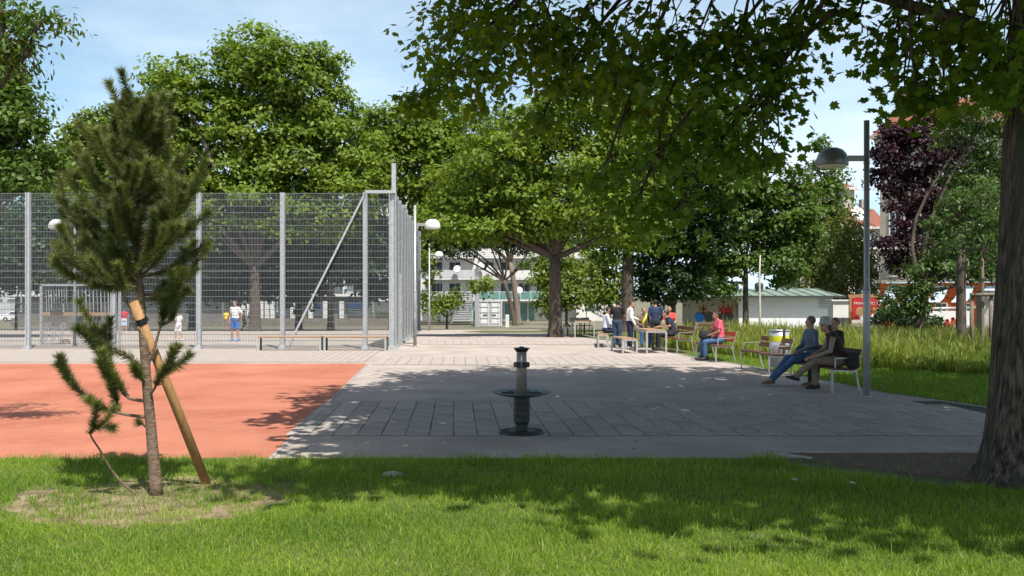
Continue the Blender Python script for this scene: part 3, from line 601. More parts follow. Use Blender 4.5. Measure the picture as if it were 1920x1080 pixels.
def satellite_dish(label, p, r=.55, ang=0):
    t = empty('satellite_dish', p, ang); tag(t, label, 'satellite dish', 'satellite dishes on the balconies')
    m = MB(); m.lathe([(.02, .0), (r*.5, .04), (r*.85, .13), (r, .20), (r*.98, .22), (r*.8, .15), (r*.4, .06), (.02, .03)], n=20)
    o = m.build('dish', M['white'], t, True); o.rotation_euler = (R(65), 0, 0); o.location = (0, -.25, .25)
    m = MB(); m.tube([(0, 0, -.3), (0, -.06, .2)], .035, 6); m.tube([(0, -.2, .0), (0, -.75, .25)], .02, 5); m.build('mount', M['pole'], t)
AY = 138.0; ag = gz(AY)
ap = empty('apartment_block', (0, AY, ag)); tag(ap, 'white and grey apartment block with balconies behind the trees', 'building')
def ax(px): return (px-960)/F*AY
def az(py): return CH+(HZ-py)/F*AY-ag
xl, xr = ax(640), ax(1118); top = az(338)
m = MB(); m.box(((xl+xr)/2, 6, top/2), (xr-xl, 10, top)); m.build('wall', M['white'], ap)
m = MB(); m.box(((xl+xr)/2, 5.9, top+.25), (xr-xl+1, 11.6, .5)); m.build('roof', M['conc'], ap)
m = MB(); m.box((ax(1122), 4.0, az(470)/2), (1.6, 7, az(470))); m.build('end_wall', M['white'], ap)
m = MB(); m.box((ax(1122), -.2, az(562)/2), (ax(1140)-ax(1055), 2.4, az(562))); m.build('ground_floor_wing', M['white'], ap)
m = MB(); m.box((ax(1109), -1.42, az(579)), (2.1, .06, .55)); m.build('slot_window', M['glass'], ap)
floors = [az(563), az(523), az(483), az(443), az(403), az(363)]
for fi, z in enumerate(floors):
    # slabs and parapets of the balconies, three bays
    for bi, (pa, pb, mt) in enumerate(((652, 760, 'grey'), (800, 890, 'grey'), (897, 1054, 'white'), (1056, 1112, 'white'))):
        xa, xb = ax(pa), ax(pb)
        s = MB(); s.box(((xa+xb)/2, .2, z), (xb-xa, 1.7, .22)); b_ = s.build('balcony', M['white'], ap)
        s = MB(); nm_ = 'glassg' if (fi == 0 and bi == 2) else mt
        s.box(((xa+xb)/2, -.62, z+.66), (xb-xa, .06, 1.02)); s.build('parapet', M[nm_], b_)
        s = MB(); s.bar((xa, -.62, z+1.22), (xb, -.62, z+1.22), .08, .06)
        n_ = max(2, int((xb-xa)/1.35))
        for i in range(n_+1): s.bar((xa+(xb-xa)*i/n_, -.66, z+.1), (xa+(xb-xa)*i/n_, -.66, z+1.2), .06, .06, (0, 1, 0))
        s.build('railing', M['frame'], b_)
        for px in range(pa+18, pb-8, 34):
            window(ap, (ax(px), .99, z+1.75), 1.7, 1.5, sill=False)
for pa, pb in ((885, 1002),):
    s = MB(); s.box(((ax(pa)+ax(pb))/2, .98, az(585)), (ax(pb)-ax(pa), .1, 2.5)); g_ = s.build('shop_glazing', M['glassg'], ap)
    s = MB()
    for px in range(885, 1003, 15): s.bar((ax(px), .88, az(602)), (ax(px), .88, az(566)), .14, .1, (0, 1, 0))
    s.build('mullions', M['frame'], g_)
for px, py, lb in ((858, 505, 'round white satellite dish on the shaded grey balcony'), (901, 499, 'upright white satellite dish above the container'), (920, 505, 'white satellite dish tilted beside the dark leaning trunk'), (973, 545, 'white satellite dish half hidden behind the pale trunk')):
    p = at(px, py, AY-1.1); satellite_dish(lb, (p.x, p.y, p.z-.25), .52, random.uniform(-.4, .4))
# low white arcade with blue fascia behind the cage
ay = 112.0; lw = empty('shop_arcade', (0, ay, gz(ay))); tag(lw, 'low white arcade with blue fascia seen through the cage', 'building')
def lx(px): return (px-960)/F*ay
def lz(py): return CH+(HZ-py)/F*ay-gz(ay)
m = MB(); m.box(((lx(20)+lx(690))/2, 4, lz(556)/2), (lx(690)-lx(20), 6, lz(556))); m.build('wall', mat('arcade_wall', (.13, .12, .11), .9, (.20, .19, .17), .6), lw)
m = MB(); m.box(((lx(20)+lx(690))/2, .7, lz(556)+.15), (lx(690)-lx(20)+.6, 1.6, .3)); m.build('canopy', M['white'], lw)
for a, b in ((512, 545), (585, 606), (650, 688)):
    m = MB(); m.box(((lx(a)+lx(b))/2, .9, lz(572)), (lx(b)-lx(a), .2, .7)); m.build('fascia', M['blue'], lw)
    m = MB(); m.box(((lx(a)+lx(b))/2, .9, lz(586)), (lx(b)-lx(a), .16, .7)); m.build('shop_window', M['glass'], lw)
for px in [456, 466, 478, 489, 500, 510, 548, 582, 609, 640]:
    m = MB(); m.box((lx(px), .3, lz(565)/2), (.5, .4, lz(565))); m.build('column', M['white'], lw)
# long low brick border in front of it
p = gp(780, 600); bw = empty('brick_border', (0, p.y, p.z)); tag(bw, 'long low red brick border wall behind the cage', 'low wall')
x0, x1 = (300-960)/F*p.y, (1012-960)/F*p.y
m = MB(); m.box(((x0+x1)/2, 0, .12), (x1-x0, .5, .24)); m.build('wall', M['brick'], bw)
m = MB(); m.box(((x0+x1)/2, -.01, .275), (x1-x0+.1, .62, .07)); m.build('coping', M['brick'], bw)
# tan corner house with orange ground floor
T0, T1 = Vector((32.2, 84, gz(84))), Vector((40.5, 75, gz(84))); tl = (T1-T0).length
td = (T1-T0).normalized(); tn = Vector((td.y, -td.x, 0));
if tn.y > 0: tn = -tn
th = empty('corner_house', T0); tag(th, 'tan corner house with orange shopfront and awnings', 'building'); th.rotation_euler = (0, 0, math.atan2(td.y, td.x))
zt = lambda py: CH+(HZ-py)/F*84-gz(84)
m = MB(); m.box((tl/2, 5, (zt(262)+zt(527))/2), (tl, 10, zt(262)-zt(527))); m.build('wall', M['tan'], th)
m = MB(); m.box((tl/2, 5, zt(527)/2-.1), (tl+.02, 10.02, zt(527)-.2)); sf = m.build('shopfront', M['orange'], th)
for zz in (.9, 1.8, 2.7, 3.5): m = MB(); m.box((tl/2, -.012, zz), (tl+.05, .03, .05)); m.build('groove', M['tile'], sf)
m = MB(); m.box((tl/2, -.12, zt(527)-.02), (tl+.4, .5, .24)); m.build('string_course', M['tanl'], th)
m = MB(); m.box((tl/2, -.25, zt(262)+.2), (tl+1.2, 1.0, .3)); m.box((tl/2, -.12, zt(262)-.15), (tl+.7, .6, .3)); m.build('cornice', M['tanl'], th)
m = MB(); m.add([(-.5, -.6, zt(262)+.36), (tl+.6, -.6, zt(262)+.36), (tl+.6, 5, zt(262)+3.6), (-.5, 5, zt(262)+3.6), (-.5, 10.5, zt(262)+.36), (tl+.6, 10.5, zt(262)+.36)], [(0, 1, 2, 3), (3, 2, 5, 4), (0, 3, 4), (1, 5, 2)]); m.build('roof', M['tile'], th)
m = MB(); m.box((1.6, 3, zt(262)+3.2), (1.2, 1, 3.4)); m.build('chimney', M['brick'], th)
for z in (zt(497), zt(420), zt(340)):
    for i in range(5): window(th, (1.4+i*2.3, -.0, z), 1.1, 2.0, mull=1)
for i in range(6):
    x = .75+i*2.05
    window(sf, (x+.5, -.01, 1.55), 1.0, 1.5, mull=1, sill=False)
    m = MB(); m.add([(x, -.1, 3.7), (x+1.15, -.1, 3.7), (x+1.0, -.75, 2.7), (x-.15, -.75, 2.7), (x-.3, -1.15, 2.35), (x+.85, -1.15, 2.35)], [(0, 1, 2, 3), (3, 2, 5, 4)])
    a_ = m.build('awning', M['awning'], th); a_.modifiers.new('s', 'SOLIDIFY').thickness = .04
p = at(1662, 466, 82.5)
m = MB(); m.box((0, 0, 0), (2.6, 1.0, .14)); o = m.build('street_light_head', M['white'], None); o.location = p; tag(o, 'flat white street light reaching out beside the tan house', 'street light')
# farther red roofed house pieces
def simple_house(label, pa, pb, eave, ridge, Y, wallm='tanl', gr='far houses'):
    g_ = gz(Y); h = empty('house', ((pa+pb)/2*Y/F-960*Y/F, Y, g_)); tag(h, label, 'building', gr); hw = (pb-pa)/2/F*Y
    ze = CH+(HZ-eave)/F*Y-g_; zr = CH+(HZ-ridge)/F*Y-g_
    m = MB(); m.box((0, 5, ze/2), (hw*2, 10, ze)); m.build('wall', M[wallm], h)
    m = MB(); m.add([(-hw-.4, -.5, ze-.1), (hw+.4, -.5, ze-.1), (hw+.4, 5, zr), (-hw-.4, 5, zr), (-hw-.4, 10.5, ze-.1), (hw+.4, 10.5, ze-.1)], [(0, 1, 2, 3), (3, 2, 5, 4), (0, 3, 4), (1, 5, 2)]); m.build('roof', M['tile'], h)
    m = MB(); m.box((0, -.3, ze-.15), (hw*2+.9, .6, .3)); m.build('eaves', M['white'], h)
    m = MB(); m.box((hw*.5, 4, zr+.2), (1, 1, 1.8)); m.build('chimney', M['conc'], h)
    for i in range(max(1, int(hw))):
        for j in range(max(1, int(ze/3.2))): window(h, (-hw+1.2+i*2.0, 0, ze-1.8-j*3.2), 1.0, 1.6, mull=1)
    return h
simple_house('long grey tenement seen dimly between the trees behind the cage', -160, 640, 452, 436, 150, 'grey')
simple_house('cream house with red hipped roof behind the poplar', 1500, 1602, 352, 335, 125)
simple_house('low wide red roofed house next to the tan house', 1590, 1660, 425, 385, 118)
p = at(1605, 402, 116)
satellite_dish('large white satellite dish against the red roof', (p.x, p.y, p.z-.3), 1.0, .3)
# kiosk
KY = 78.0; kg = gz(KY); kx = lambda px: (px-960)/F*KY; kz = lambda py: CH+(HZ-py)/F*KY-kg
kk = empty('kiosk', ((kx(1385)+kx(1562))/2, KY, kg)); tag(kk, 'low white kiosk with green metal roof beyond the meadow', 'kiosk')
hw = (kx(1562)-kx(1385))/2; ke = kz(555)
m = MB(); m.box((0, 3, ke/2), (hw*2, 6, ke)); m.build('wall', M['kiosk'], kk)
m = MB(); m.add([(-hw-4.3, -.9, ke), (hw+.8, -.9, ke), (hw-.6, 3, ke+.62), (-hw-.5, 3, ke+.62), (-hw-4.3, 7, ke), (hw+.8, 7, ke)], [(0, 1, 2, 3), (3, 2, 5, 4), (0, 3, 4), (1, 5, 2), (0, 4, 5, 1)]); rf = m.build('roof', M['kroof'], kk)
for i in range(8):
    x = -hw+.3+i*(hw*2-.8)/7; m = MB(); m.bar((x+.6, -.9, ke+.03), (x, 3, ke+.66), .06, .06); m.build('roof_seam', M['kroof'], rf)
m = MB(); m.box((0, -.86, ke-.05), (hw*2+1.5, .12, .16)); m.build('gutter', M['dark'], rf)
for px in (1385, 1432): m = MB(); m.lathe([(.3, 0), (.3, .2), (.22, .22), (.36, .3), (.36, .7), (.1, .85)], n=14); v = m.build('roof_vent', M['dark'], kk, True); v.location = (kx(px)-kk.location.x, 1.5, ke+.3)
m = MB()
for i in range(5): m.box((kx(1547)-kk.location.x, -.03, kz(577-i*4)), (1.0, .05, .1))
m.build('wall_vent', M['grey'], kk)
gk = empty('graffiti_hut', ((kx(1305)+kx(1384))/2, KY+.3, kg)); tag(gk, 'tan hut wall covered with dark and red graffiti', 'hut')
hw2 = (kx(1384)-kx(1305))/2; m = MB(); m.box((0, 3, ke/2-.03), (hw2*2, 6, ke-.06)); m.build('wall', mat('hut_wall', (.28, .25, .18), .8, (.36, .33, .24), 2), gk)
def strokes(parent, segs, w_, mt, name='graffiti'):
    m = MB()
    for pl in segs:
        for a, b in zip(pl[:-1], pl[1:]): m.bar((a[0], 0, a[1]), (b[0], 0, b[1]), .03, w_, (0, 0, 1) if abs(a[0]-b[0]) > abs(a[1]-b[1]) else (1, 0, 0))
    return m.build(name, M[mt] if isinstance(mt, str) else mt, parent)
for i, (x, mt) in enumerate(((-1.2, 'stake'), (-.9, 'stake'), (.4, 'graffred'), (.8, 'graffred'), (1.15, 'graffred'))):
    o = strokes(gk, [[(x-.18, 1.9), (x-.1, 1.2), (x, 1.7), (x+.1, 1.2), (x+.18, 2.0)]], .1, mt); o.location.y = -.03
for x, c in ((-1.35, 'graffblue'), (.1, 'dark'), (-.6, 'dark'), (1.0, 'dark')):
    m = MB(); m.ell((x, -.01, 1.0), (.42, .03, .45), 14, 8); m.build('graffiti', M[c], gk)
for px, lb in ((1327, 'white bent flue pipe above the hut, the one on its outer end'), (1343, 'white bent flue pipe above the hut, the one next to the roof')):
    p = at(px, 552, KY-.4); m = MB(); m.tube([(0, 0, 0), (0, 0, 1.7), (.25, 0, 1.78)], .07, 8); m.tube([(.02, 0, .0), (.2, 0, -.12)], .07, 8); o = m.build('flue_pipe', M['white'], None, True)
    o.location = (p.x, p.y, 1.6); tag(o, lb, 'pipe')
# white board fence with red lettering, concrete pillar, poster stand, cars
WY = 52.0; wz = lambda py: CH+(HZ-py)/F*WY-gz(WY); wx = lambda px: (px-960)/F*WY
wl = empty('painted_wall', (wx(1770), WY, gz(WY))); tag(wl, 'white wall painted with big red letters and blue patches', 'wall')
m = MB(); m.box((0, .15, wz(583)/2), (wx(1830)-wx(1722), .2, wz(583))); m.build('wall', M['white'], wl)
m = MB(); m.tube([(wx(1722)-wx(1770), .1, wz(579)), (wx(1830)-wx(1770), .1, wz(577))], .07, 8); m.build('rail', M['steel'], wl, True)
def letters(parent, word, px0, pw, pyb, pyt, mt, x0, zf, yv, wd=.14):
    G = {'G': [[(1, .8), (.7, 1), (.2, .9), (0, .5), (.2, .1), (.7, 0), (1, .25), (1, .5), (.6, .5)]], 'R': [[(0, 0), (0, 1), (.7, 1), (.95, .75), (.7, .5), (0, .5)], [(.5, .5), (1, 0)]], 'A': [[(0, 0), (.5, 1), (1, 0)], [(.2, .38), (.8, .38)]], 'N': [[(0, 0), (0, 1), (1, 0), (1, 1)]]}
    for i, ch in enumerate(word):
        xa = zf[0](px0+i*pw)-x0; xb = zf[0](px0+i*pw+pw*.78)-x0; za, zb = zf[1](pyb-i*3.2), zf[1](pyt-i*3.2)
        o = strokes(parent, [[(xa+(xb-xa)*u, za+(zb-za)*v) for u, v in pl] for pl in G[ch]], wd, mt, 'painted_letter'); o.location.y = yv
letters(wl, 'GRAN', 1737, 16.5, 624, 605, 'graffred', wx(1770), (wx, wz), .03)
m = MB(); m.add([(wx(1778)-wx(1770), .035, wz(626)), (wx(1796)-wx(1770), .035, wz(614)), (wx(1830)-wx(1770), .035, wz(622)), (wx(1830)-wx(1770), .035, wz(645)), (wx(1790)-wx(1770), .035, wz(640))], [(0, 1, 2, 3, 4)]); m.build('painted_patch', M['graffblue'], wl)
cp = gp(1862, 640); m = MB(); m.cbox((0, 0, .95), (1.05, .6, 2.1), .03); o = m.build('concrete_pillar', M['conc'], None); o.location = cp; tag(o, 'rough concrete pillar between sapling and big trunk', 'pillar')
PY = 66.0; px_ = lambda px: (px-960)/F*PY; pz_ = lambda py: CH+(HZ-py)/F*PY-gz(PY)
ps = empty('poster_stand', (px_(1625), PY, gz(PY))); tag(ps, 'red and yellow advertising stand behind the near lamp post', 'billboard')
m = MB(); m.box((px_(1622)-px_(1625), 0, pz_(579)), (px_(1648)-px_(1598), .2, pz_(559)-pz_(600))); m.build('panel', M['posterred'], ps)
m = MB(); m.bar((px_(1594)-px_(1625), 0, 0), (px_(1594)-px_(1625), 0, pz_(553)), .16, .16, (0, 1, 0)); m.bar((px_(1590)-px_(1625), 0, pz_(555)), (px_(1650)-px_(1625), 0, pz_(555)), .12, .2); m.build('frame', M['stake'], ps)
for (px, py, rx, c) in ((1612, 585, .32, 'stake'), (1641, 584, .26, 'stake'), (1618, 596, .26, 'white'), (1640, 597, .34, 'white'), (1630, 580, .2, 'posterred')):
    m = MB(); m.ell((px_(px)-px_(1625), -.10, pz_(py)), (rx, .03, rx*1.1), 12, 8); m.build('printed_shape', M[c], ps)
def text(parent, s, p, size, mt, rx=90, name='lettering', ext=.004):
    cu = bpy.data.curves.new(name, 'FONT'); cu.body = s; cu.size = size; cu.align_x = 'CENTER'; cu.extrude = ext
    tmp = bpy.data.objects.new('t', cu); col.objects.link(tmp); dg = bpy.context.evaluated_depsgraph_get(); me = bpy.data.meshes.new_from_object(tmp.evaluated_get(dg)); bpy.data.objects.remove(tmp)
    me.materials.clear(); me.materials.append(M[mt]); o = link(bpy.data.objects.new(name, me), parent); o.location = p; o.rotation_euler = (R(rx), 0, 0); return o
text(ps, 'FRANC', (px_(1611)-px_(1625), -.13, pz_(571)), .26, 'white'); text(ps, 'TUNO', (px_(1640)-px_(1625), -.13, pz_(571)), .26, 'white')
wb = at(1580, 575, 70); wbo = empty('white_booth', (wb.x, 70, gz(70))); tag(wbo, 'small white booth between kiosk and red poster', 'booth')
m = MB(); m.box((0, .6, 1.5), (1.4, 1.2, 1.2)); m.box((-.6, .6, .5), (.12, 1.1, 1.0)); m.box((.6, .6, .5), (.12, 1.1, 1.0)); m.build('cabin', M['white'], wbo); m = MB(); m.box((0, .6, 2.16), (1.7, 1.5, .1)); m.build('roof', M['white'], wbo)
def car(label, px, py, mt, yaw=0):
    p = gp(px, py); t = empty('parked_car', p, yaw); tag(t, label, 'car', 'cars parked beyond the cage')
    sec = [(-2.1, .45, .75), (-2.0, .3, .95), (-1.2, .25, 1.0), (-.7, .25, 1.42), (.6, .25, 1.45), (1.2, .25, 1.0), (1.95, .3, .85), (2.1, .45, .65)]
    m = MB(); rings = []
    for x, zb, ztp in sec:
        hwid = .84 if ztp < 1.2 else .70
        rings.append([Vector((x, -.84, zb)), Vector((x, .84, zb)), Vector((x, .86, .7)), Vector((x, hwid, ztp-.05)), Vector((x, hwid-.1, ztp)), Vector((x, -hwid+.1, ztp)), Vector((x, -hwid, ztp-.05)), Vector((x, -.86, .7))])
    m.loft(rings); m.build('body', M[mt], t)
    for s in (-1, 1):
        m = MB(); m.add([(-1.0, s*.835, 1.02), (-.62, s*.765, 1.33), (.55, s*.765, 1.35), (1.0, s*.835, 1.02)], [(0, 1, 2, 3)]); m.build('side_window', M['glass'], t)
        for x in (-1.3, 1.3):
            m = MB(); m.tube([(x, s*.72, .32), (x, s*.89, .32)], .32, 18); wv = m.build('wheel', M['black'], t); m = MB(); m.tube([(x, s*.885, .32), (x, s*.90, .32)], .19, 12); m.build('rim', M['steel'], wv)
car('white parked car behind the goal end of the cage', 34, 603, 'carw', .1); car('dark parked car beside the white one', 78, 603, 'card', .1)
# container
cy_ = gp(918, 612); ct = empty('shipping_container', cy_); tag(ct, 'light grey steel container with double doors beside the cage end', 'container'); s_ = 46/F*cy_.y/2.44
m = MB(); m.box((0, 3.03*s_, 1.33*s_), (2.40*s_, 5.9*s_, 2.42*s_)); m.build('body', M['box'], ct)
m = MB()
for x in (-1.19, 1.19): m.box((x*s_, -.0, 1.3*s_), (.14*s_, .2*s_, 2.56*s_))
for z in (.09, 2.52): m.box((0, -.005, z*s_), (2.24*s_, .2*s_, .16*s_))
m.build('door_frame', M['grey'], ct)
for sx in (-1, 1):
    d = MB(); d.box((sx*.56*s_, .03, 1.3*s_), (1.06*s_, .1*s_, 2.24*s_)); do = d.build('door', M['grey'], ct)
    for z in (.45, 1.0, 1.56, 2.1): q = MB(); q.cbox((sx*.56*s_, -.045*s_, z*s_), (.86*s_, .06*s_, .36*s_), .02); q.build('door_panel', M['box'], do)
    for x in (.2, .86): q = MB(); q.tube([(sx*x*s_, -.12*s_, .14*s_), (sx*x*s_, -.12*s_, 2.46*s_)], .028*s_, 6); q.build('lock_rod', M['grey'], do)
    q = MB(); q.box((sx*.42*s_, -.13*s_, 1.15*s_), (.45*s_, .05*s_, .07*s_)); q.build('handle', M['dark'], do)
o = gp(901, 613); ip = MB(); ip.box((0, 0, 2.6), (.42, .42, 5.2)); oo = ip.build('steel_column', M['galv'], None); oo.location = (o.x-.35, o.y, o.z); tag(oo, 'tall riveted steel column beside the container', 'column')
o = gp(951, 613); ip = MB(); ip.cbox((0, 0, .6), (.38, .38, 1.3), .03); oo = ip.build('marker_post', M['white'], None); oo.location = o; tag(oo, 'short white post at the foot of a thin sapling', 'post')
# slatted screen behind the lamp posts
o = gp(866, 606); gs = empty('slatted_screen', o); tag(gs, 'galvanised slatted screen beside the container column', 'screen'); hw_ = 38/F*o.y/1.0
for i in range(13): m = MB(); m.box((0, 0, .35+i*.28), (hw_, .05, .12)); m.build('slat', M['grey'], gs)
for x in (-1, 1): m = MB(); m.box((x*hw_/2, 0, 2.0), (.12, .12, 4.0)); m.build('post', M['galv'], gs)
# ================================================================ ball cage
CA = gp(737, 655); CA.z = 0; FY = CA.y                   # near right corner of the cage
PX = FY/F
def rods(xa, xb, z0, z1, step_v=.05, step_h=.2, y=0., along='x'):
    m = MB(); n = int((xb-xa)/step_v)
    for i in range(n+1):
        x = xa+(xb-xa)*i/n; a = (x, y, z0) if along == 'x' else (y, x, z0); b = (a[0], a[1], z1); m.bar(a, b, .008, .008, (0, 1, 0))
    k = int((z1-z0)/step_h)
    for i in range(k+1):
        z = z0+(z1-z0)*i/k
        a = (xa, y-.008, z) if along == 'x' else (y-.008, xa, z); b = (xb, y-.008, z) if along == 'x' else (y-.008, xb, z)
        m.bar(a, b, .010, .018)
    return m
cage = empty('ball_cage', (CA.x, CA.y, 0)); tag(cage, 'tall galvanised mesh fence of the ball cage beside the plaza', 'fence')
def post(x, y, h, w_=.145, d=.10, nm='post'):
    m = MB(); m.box((x-w_/2+.012, y, h/2), (.024, d+.06, h)); m.box((x+w_/2-.012, y, h/2), (.024, d+.06, h)); m.box((x, y+.01, h/2), (w_-.05, .02, h)); m.box((x, y-.06, .05), (w_+.08, d+.1, .1))
    return m.build(nm, M['galv'], cage)
fx = [(px-737)*PX for px in (-427, -267, -107, 53, 213, 373, 530, 685)]+[-.02]
HT = 5.28
for i, x in enumerate(fx[:-1]): post(x, 0, HT)
post(-.01, .05, HT+.02, .24, .2, 'corner_post')
for a, b in zip(fx[:-1], fx[1:]):
    tag(rods(a+.1, b-.1, .08, 2.62).build('mesh_panel', M['rod'], cage), kind='stuff')
    tag(rods(a+.1, b-.1, 2.66, HT-.03).build('mesh_panel', M['rod'], cage), kind='stuff')
m = MB(); m.box((.03, .0, HT+.48), (.14, .14, 1.0)); m.build('post_extension', M['galv'], cage)
m = MB(); m.bar((fx[7], -.05, HT+.02), (0, -.05, HT+.02), .08, .1); m.build('top_rail', M['galv'], cage)
m = MB(); m.bar((fx[7]-.05, -.1, HT-.15), (fx[6]+.22, -.1, .12), .06, .10, (0, 1, 0)); m.build('diagonal_brace', M['galv'], cage)
# receding side towards the far end
sx = lambda y: -.045*(y-FY)
ys_ = [FY+1.2, FY+2.6, FY+4.2, FY+6.2, FY+8.4, FY+10.8, FY+13.4, FY+16.5]
for i, y in enumerate(ys_): post(sx(y)+.02, y-FY, HT-.02+gz(y), .16, .12)
allv = [FY]+ys_
for a, b in zip(allv[:-1], allv[1:]):
    o = rods(.06, b-a-.06, .08, HT-.04, along='y').build('mesh_panel', M['rod'], cage); o.location = (sx(a), a-FY, gz(a)); o.rotation_euler = (0, 0, math.atan2(.045, 1)); tag(o, kind='stuff')
m = MB(); m.box((0, 0, 1.3), (.1, .06, 2.6)); o = m.build('gate_frame', M['galv'], cage); o.location = (sx(FY+1.9)+.12, 1.9, 0)
# far side and inner court
FB = gp(560, 612).y-FY
for px in (40, 120, 213, 300, 443, 520, 618, 700):
    xx = (px-960)/F*(FB+FY)-CA.x; post(xx, FB, 5.0+gz(FB+FY), .14, .1)
bx0, bx1 = (20-960)/F*(FB+FY)-CA.x, (735-960)/F*(FB+FY)-CA.x
o = rods(bx0, bx1, .06, 2.4, .10, .2).build('mesh_panel', M['rod'], cage); o.location = (0, FB, gz(FB+FY)); tag(o, kind='stuff')
m = MB(); m.box(((bx0+bx1)/2, FB+.1, .45+gz(FB+FY)), (bx1-bx0, .08, .8)); m.build('kick_board', mat('kick_board', (.20, .17, .14), .8, (.30, .25, .2), 3), cage)
for z, c in ((3.9, 0), (4.75, 0)):      # green ball-stop net sagging under the top
    nm_ = MB()
    for i in range(14):
        a, b = bx0+(bx1-bx0)*i/14, bx0+(bx1-bx0)*(i+1)/14
        nm_.tube([(a, FB-9, z), ((a+b)/2, FB-9, z-.16), (b, FB-9, z)], .014, 4)
    nm_.build('net_cord', M['net'], cage)
# rope frame / goal at the left
ga = gp(62, 648); gb = gp(212, 640); gl = empty('goal_frame', (ga.x, ga.y+.6, 0)); tag(gl, 'steel goal frame with hanging ropes and wooden beam inside the cage', 'goal'); gw = (212-62)/F*ga.y
m = MB(); m.bar((0, 0, 0), (0, 0, 2.2), .08, .08, (0, 1, 0)); m.build('post', M['galv'], gl); m = MB(); m.bar((gw, 0, 0), (gw, 0, 2.2), .08, .08, (0, 1, 0)); m.build('post', M['galv'], gl)
m = MB(); m.bar((-.04, 0, 2.2), (gw+.04, 0, 2.2), .08, .08); m.build('crossbar', M['galv'], gl)
m = MB(); m.bar((.1, -.1, 1.13), (gw*.93, -.1, 1.12), .06, .13); m.build('wooden_beam', M['plank'], gl)
for i in range(20):
    x = .1+i*gw/20*.95 if i > 8 else .15+i*.095; m = MB(); m.tube([(x, .05, 2.15), (x+.04, .02, 1.1), (x-.10-.04*(i % 3), .0, .06)], .016, 5); m.build('rope', M['rope'], gl)
# small wire basket on the ground
p = gp(122, 645); m = MB()
for z in (.02, .09, .16): m.tube([(.16*math.cos(a), .16*math.sin(a), z) for a in np.linspace(0, 2*math.pi, 13)], .012, 5)
for a in np.linspace(0, 2*math.pi, 9)[:-1]: m.tube([(.16*math.cos(a), .16*math.sin(a), 0), (.16*math.cos(a), .16*math.sin(a), .17)], .01, 4)
o = m.build('wire_basket', M['plank']); o.location = p; tag(o, 'small round basket lying at the foot of the goal ropes', 'basket')
# boys' small goal frame behind the players
p = gp(418, 617); sgl = empty('small_goal', p); tag(sgl, 'small pale goal frame behind the boys in yellow', 'goal'); m = MB()
for x in (0, 1.9): m.bar((x, 0, 0), (x, 0, 2.3), .07, .07, (0, 1, 0))
m.build('posts', M['steel'], sgl); m = MB(); m.bar((-.03, 0, 2.3), (1.93, 0, 2.3), .07, .07); m.build('crossbar', M['steel'], sgl)
# low benches along the fence
def flat_bench(label, xa, xb, y):
    t = empty('long_bench', (xa, y, 0)); tag(t, label, 'bench', 'long benches along the cage'); w_ = xb-xa
    for k in range(3): m = MB(); m.cbox((w_/2, -.16+k*.145, .465), (w_, .13, .04), .006); m.build('seat_plank', M['plank'], t)
    for x in (.03, w_-.03):
        m = MB(); m.bar((x, -.20, 0), (x, -.20, .44), .06, .03, (0, 1, 0)); m.build('leg', M['steel'], t); m = MB(); m.bar((x, .17, 0), (x, .17, .44), .06, .03, (0, 1, 0)); m.build('leg', M['dark'], t)
    m = MB(); m.bar((.06, 0, .43), (w_-.06, 0, .43), .04, .02); m.build('under_rail', M['steel'], t)
q = FY-.75
flat_bench('long low bench in front of the diagonal fence brace', (485-960)/F*q, (604-960)/F*q, q); flat_bench('long low bench ending at the fence corner', (609-960)/F*q, (726-960)/F*q, q)

# ================================================================ lamp posts
def lamp(label, foot, h, side, head='lampw', headk='lens'):
    t = empty('street_lamp', foot); tag(t, label, 'street lamp', 'dome street lamps on the plaza')
    m = MB(); m.tube([(0, 0, 0), (0, 0, 1.95), (0, 0, 1.97), (0, 0, h)], [.062, .062, .05, .05], 18, sq=1); m.build('pole', M['pole'], t, True)
    m = MB(); m.tube([(0, 0, 0), (0, 0, .03)], .085, 18); m.tube([(0, 0, 1.93), (0, 0, 1.98)], .066, 18); m.build('collar', M['pole'], t, True)
    za = h-.68; L_ = .62
    m = MB(); m.bar((side*.05, 0, za), (side*(L_-.22), 0, za), .05, .10); m.build('arm', M['pole'], t)
    m = MB(); m.lathe([(.02, .31), (.10, .305), (.18, .27), (.245, .20), (.28, .10), (.285, 0), (.28, -.012), (.26, -.012)], n=26); hd = m.build('lamp_shade', M[head], t, True); hd.location = (side*L_, 0, za-.12)
    m = MB(); m.lathe([(.25, -.035), (.25, -.005)], n=22); m.build('lens', M[headk], hd)
    m = MB(); m.box((0, -.055, 1.1), (.05, .012, .22)); m.build('service_door', M['grey'], t)
    return t
def lampy(label, px, py, top, side, head='lampw'):
    p = gp(px, py); lamp(label, p, (py-top)/F*p.y, side, head)
lampy('grey lamp post with shade-coloured dome beside the bench of three men', 1625, 745, 226, -1, 'lamp_shaded')
lampy('lamp post with pale dome just outside the cage corner', 778, 650, 385, 1)
lampy('lamp post with pale dome next along the cage side', 805, 621, 457, 1)
lampy('lamp post farthest along the cage side near the slatted screen', 825, 606, 474, 1)
lampy('lamp post standing before the goal frame by the cage', 140, 651, 385, -1)
lampy('lamp post inside the cage seen through the narrow panel', 700, 608, 462, -1)
p = gp(1100, 606); gl_ = empty('globe_lamp', p); tag(gl_, 'white globe lamp on thin post before the apartment block', 'street lamp'); h_ = (606-540)/F*p.y
m = MB(); m.tube([(0, 0, 0), (0, 0, h_)], .05, 10); m.build('pole', M['pole'], gl_, True); m = MB(); m.ell((.35, 0, h_-.2), (.42, .42, .42), 18, 12); m.build('globe', M['white'], gl_, True); m = MB(); m.lathe([(.55, 0), (.5, .08), (.1, .16)], n=18); o = m.build('hood', M['white'], gl_, True); o.location = (-.3, 0, h_)
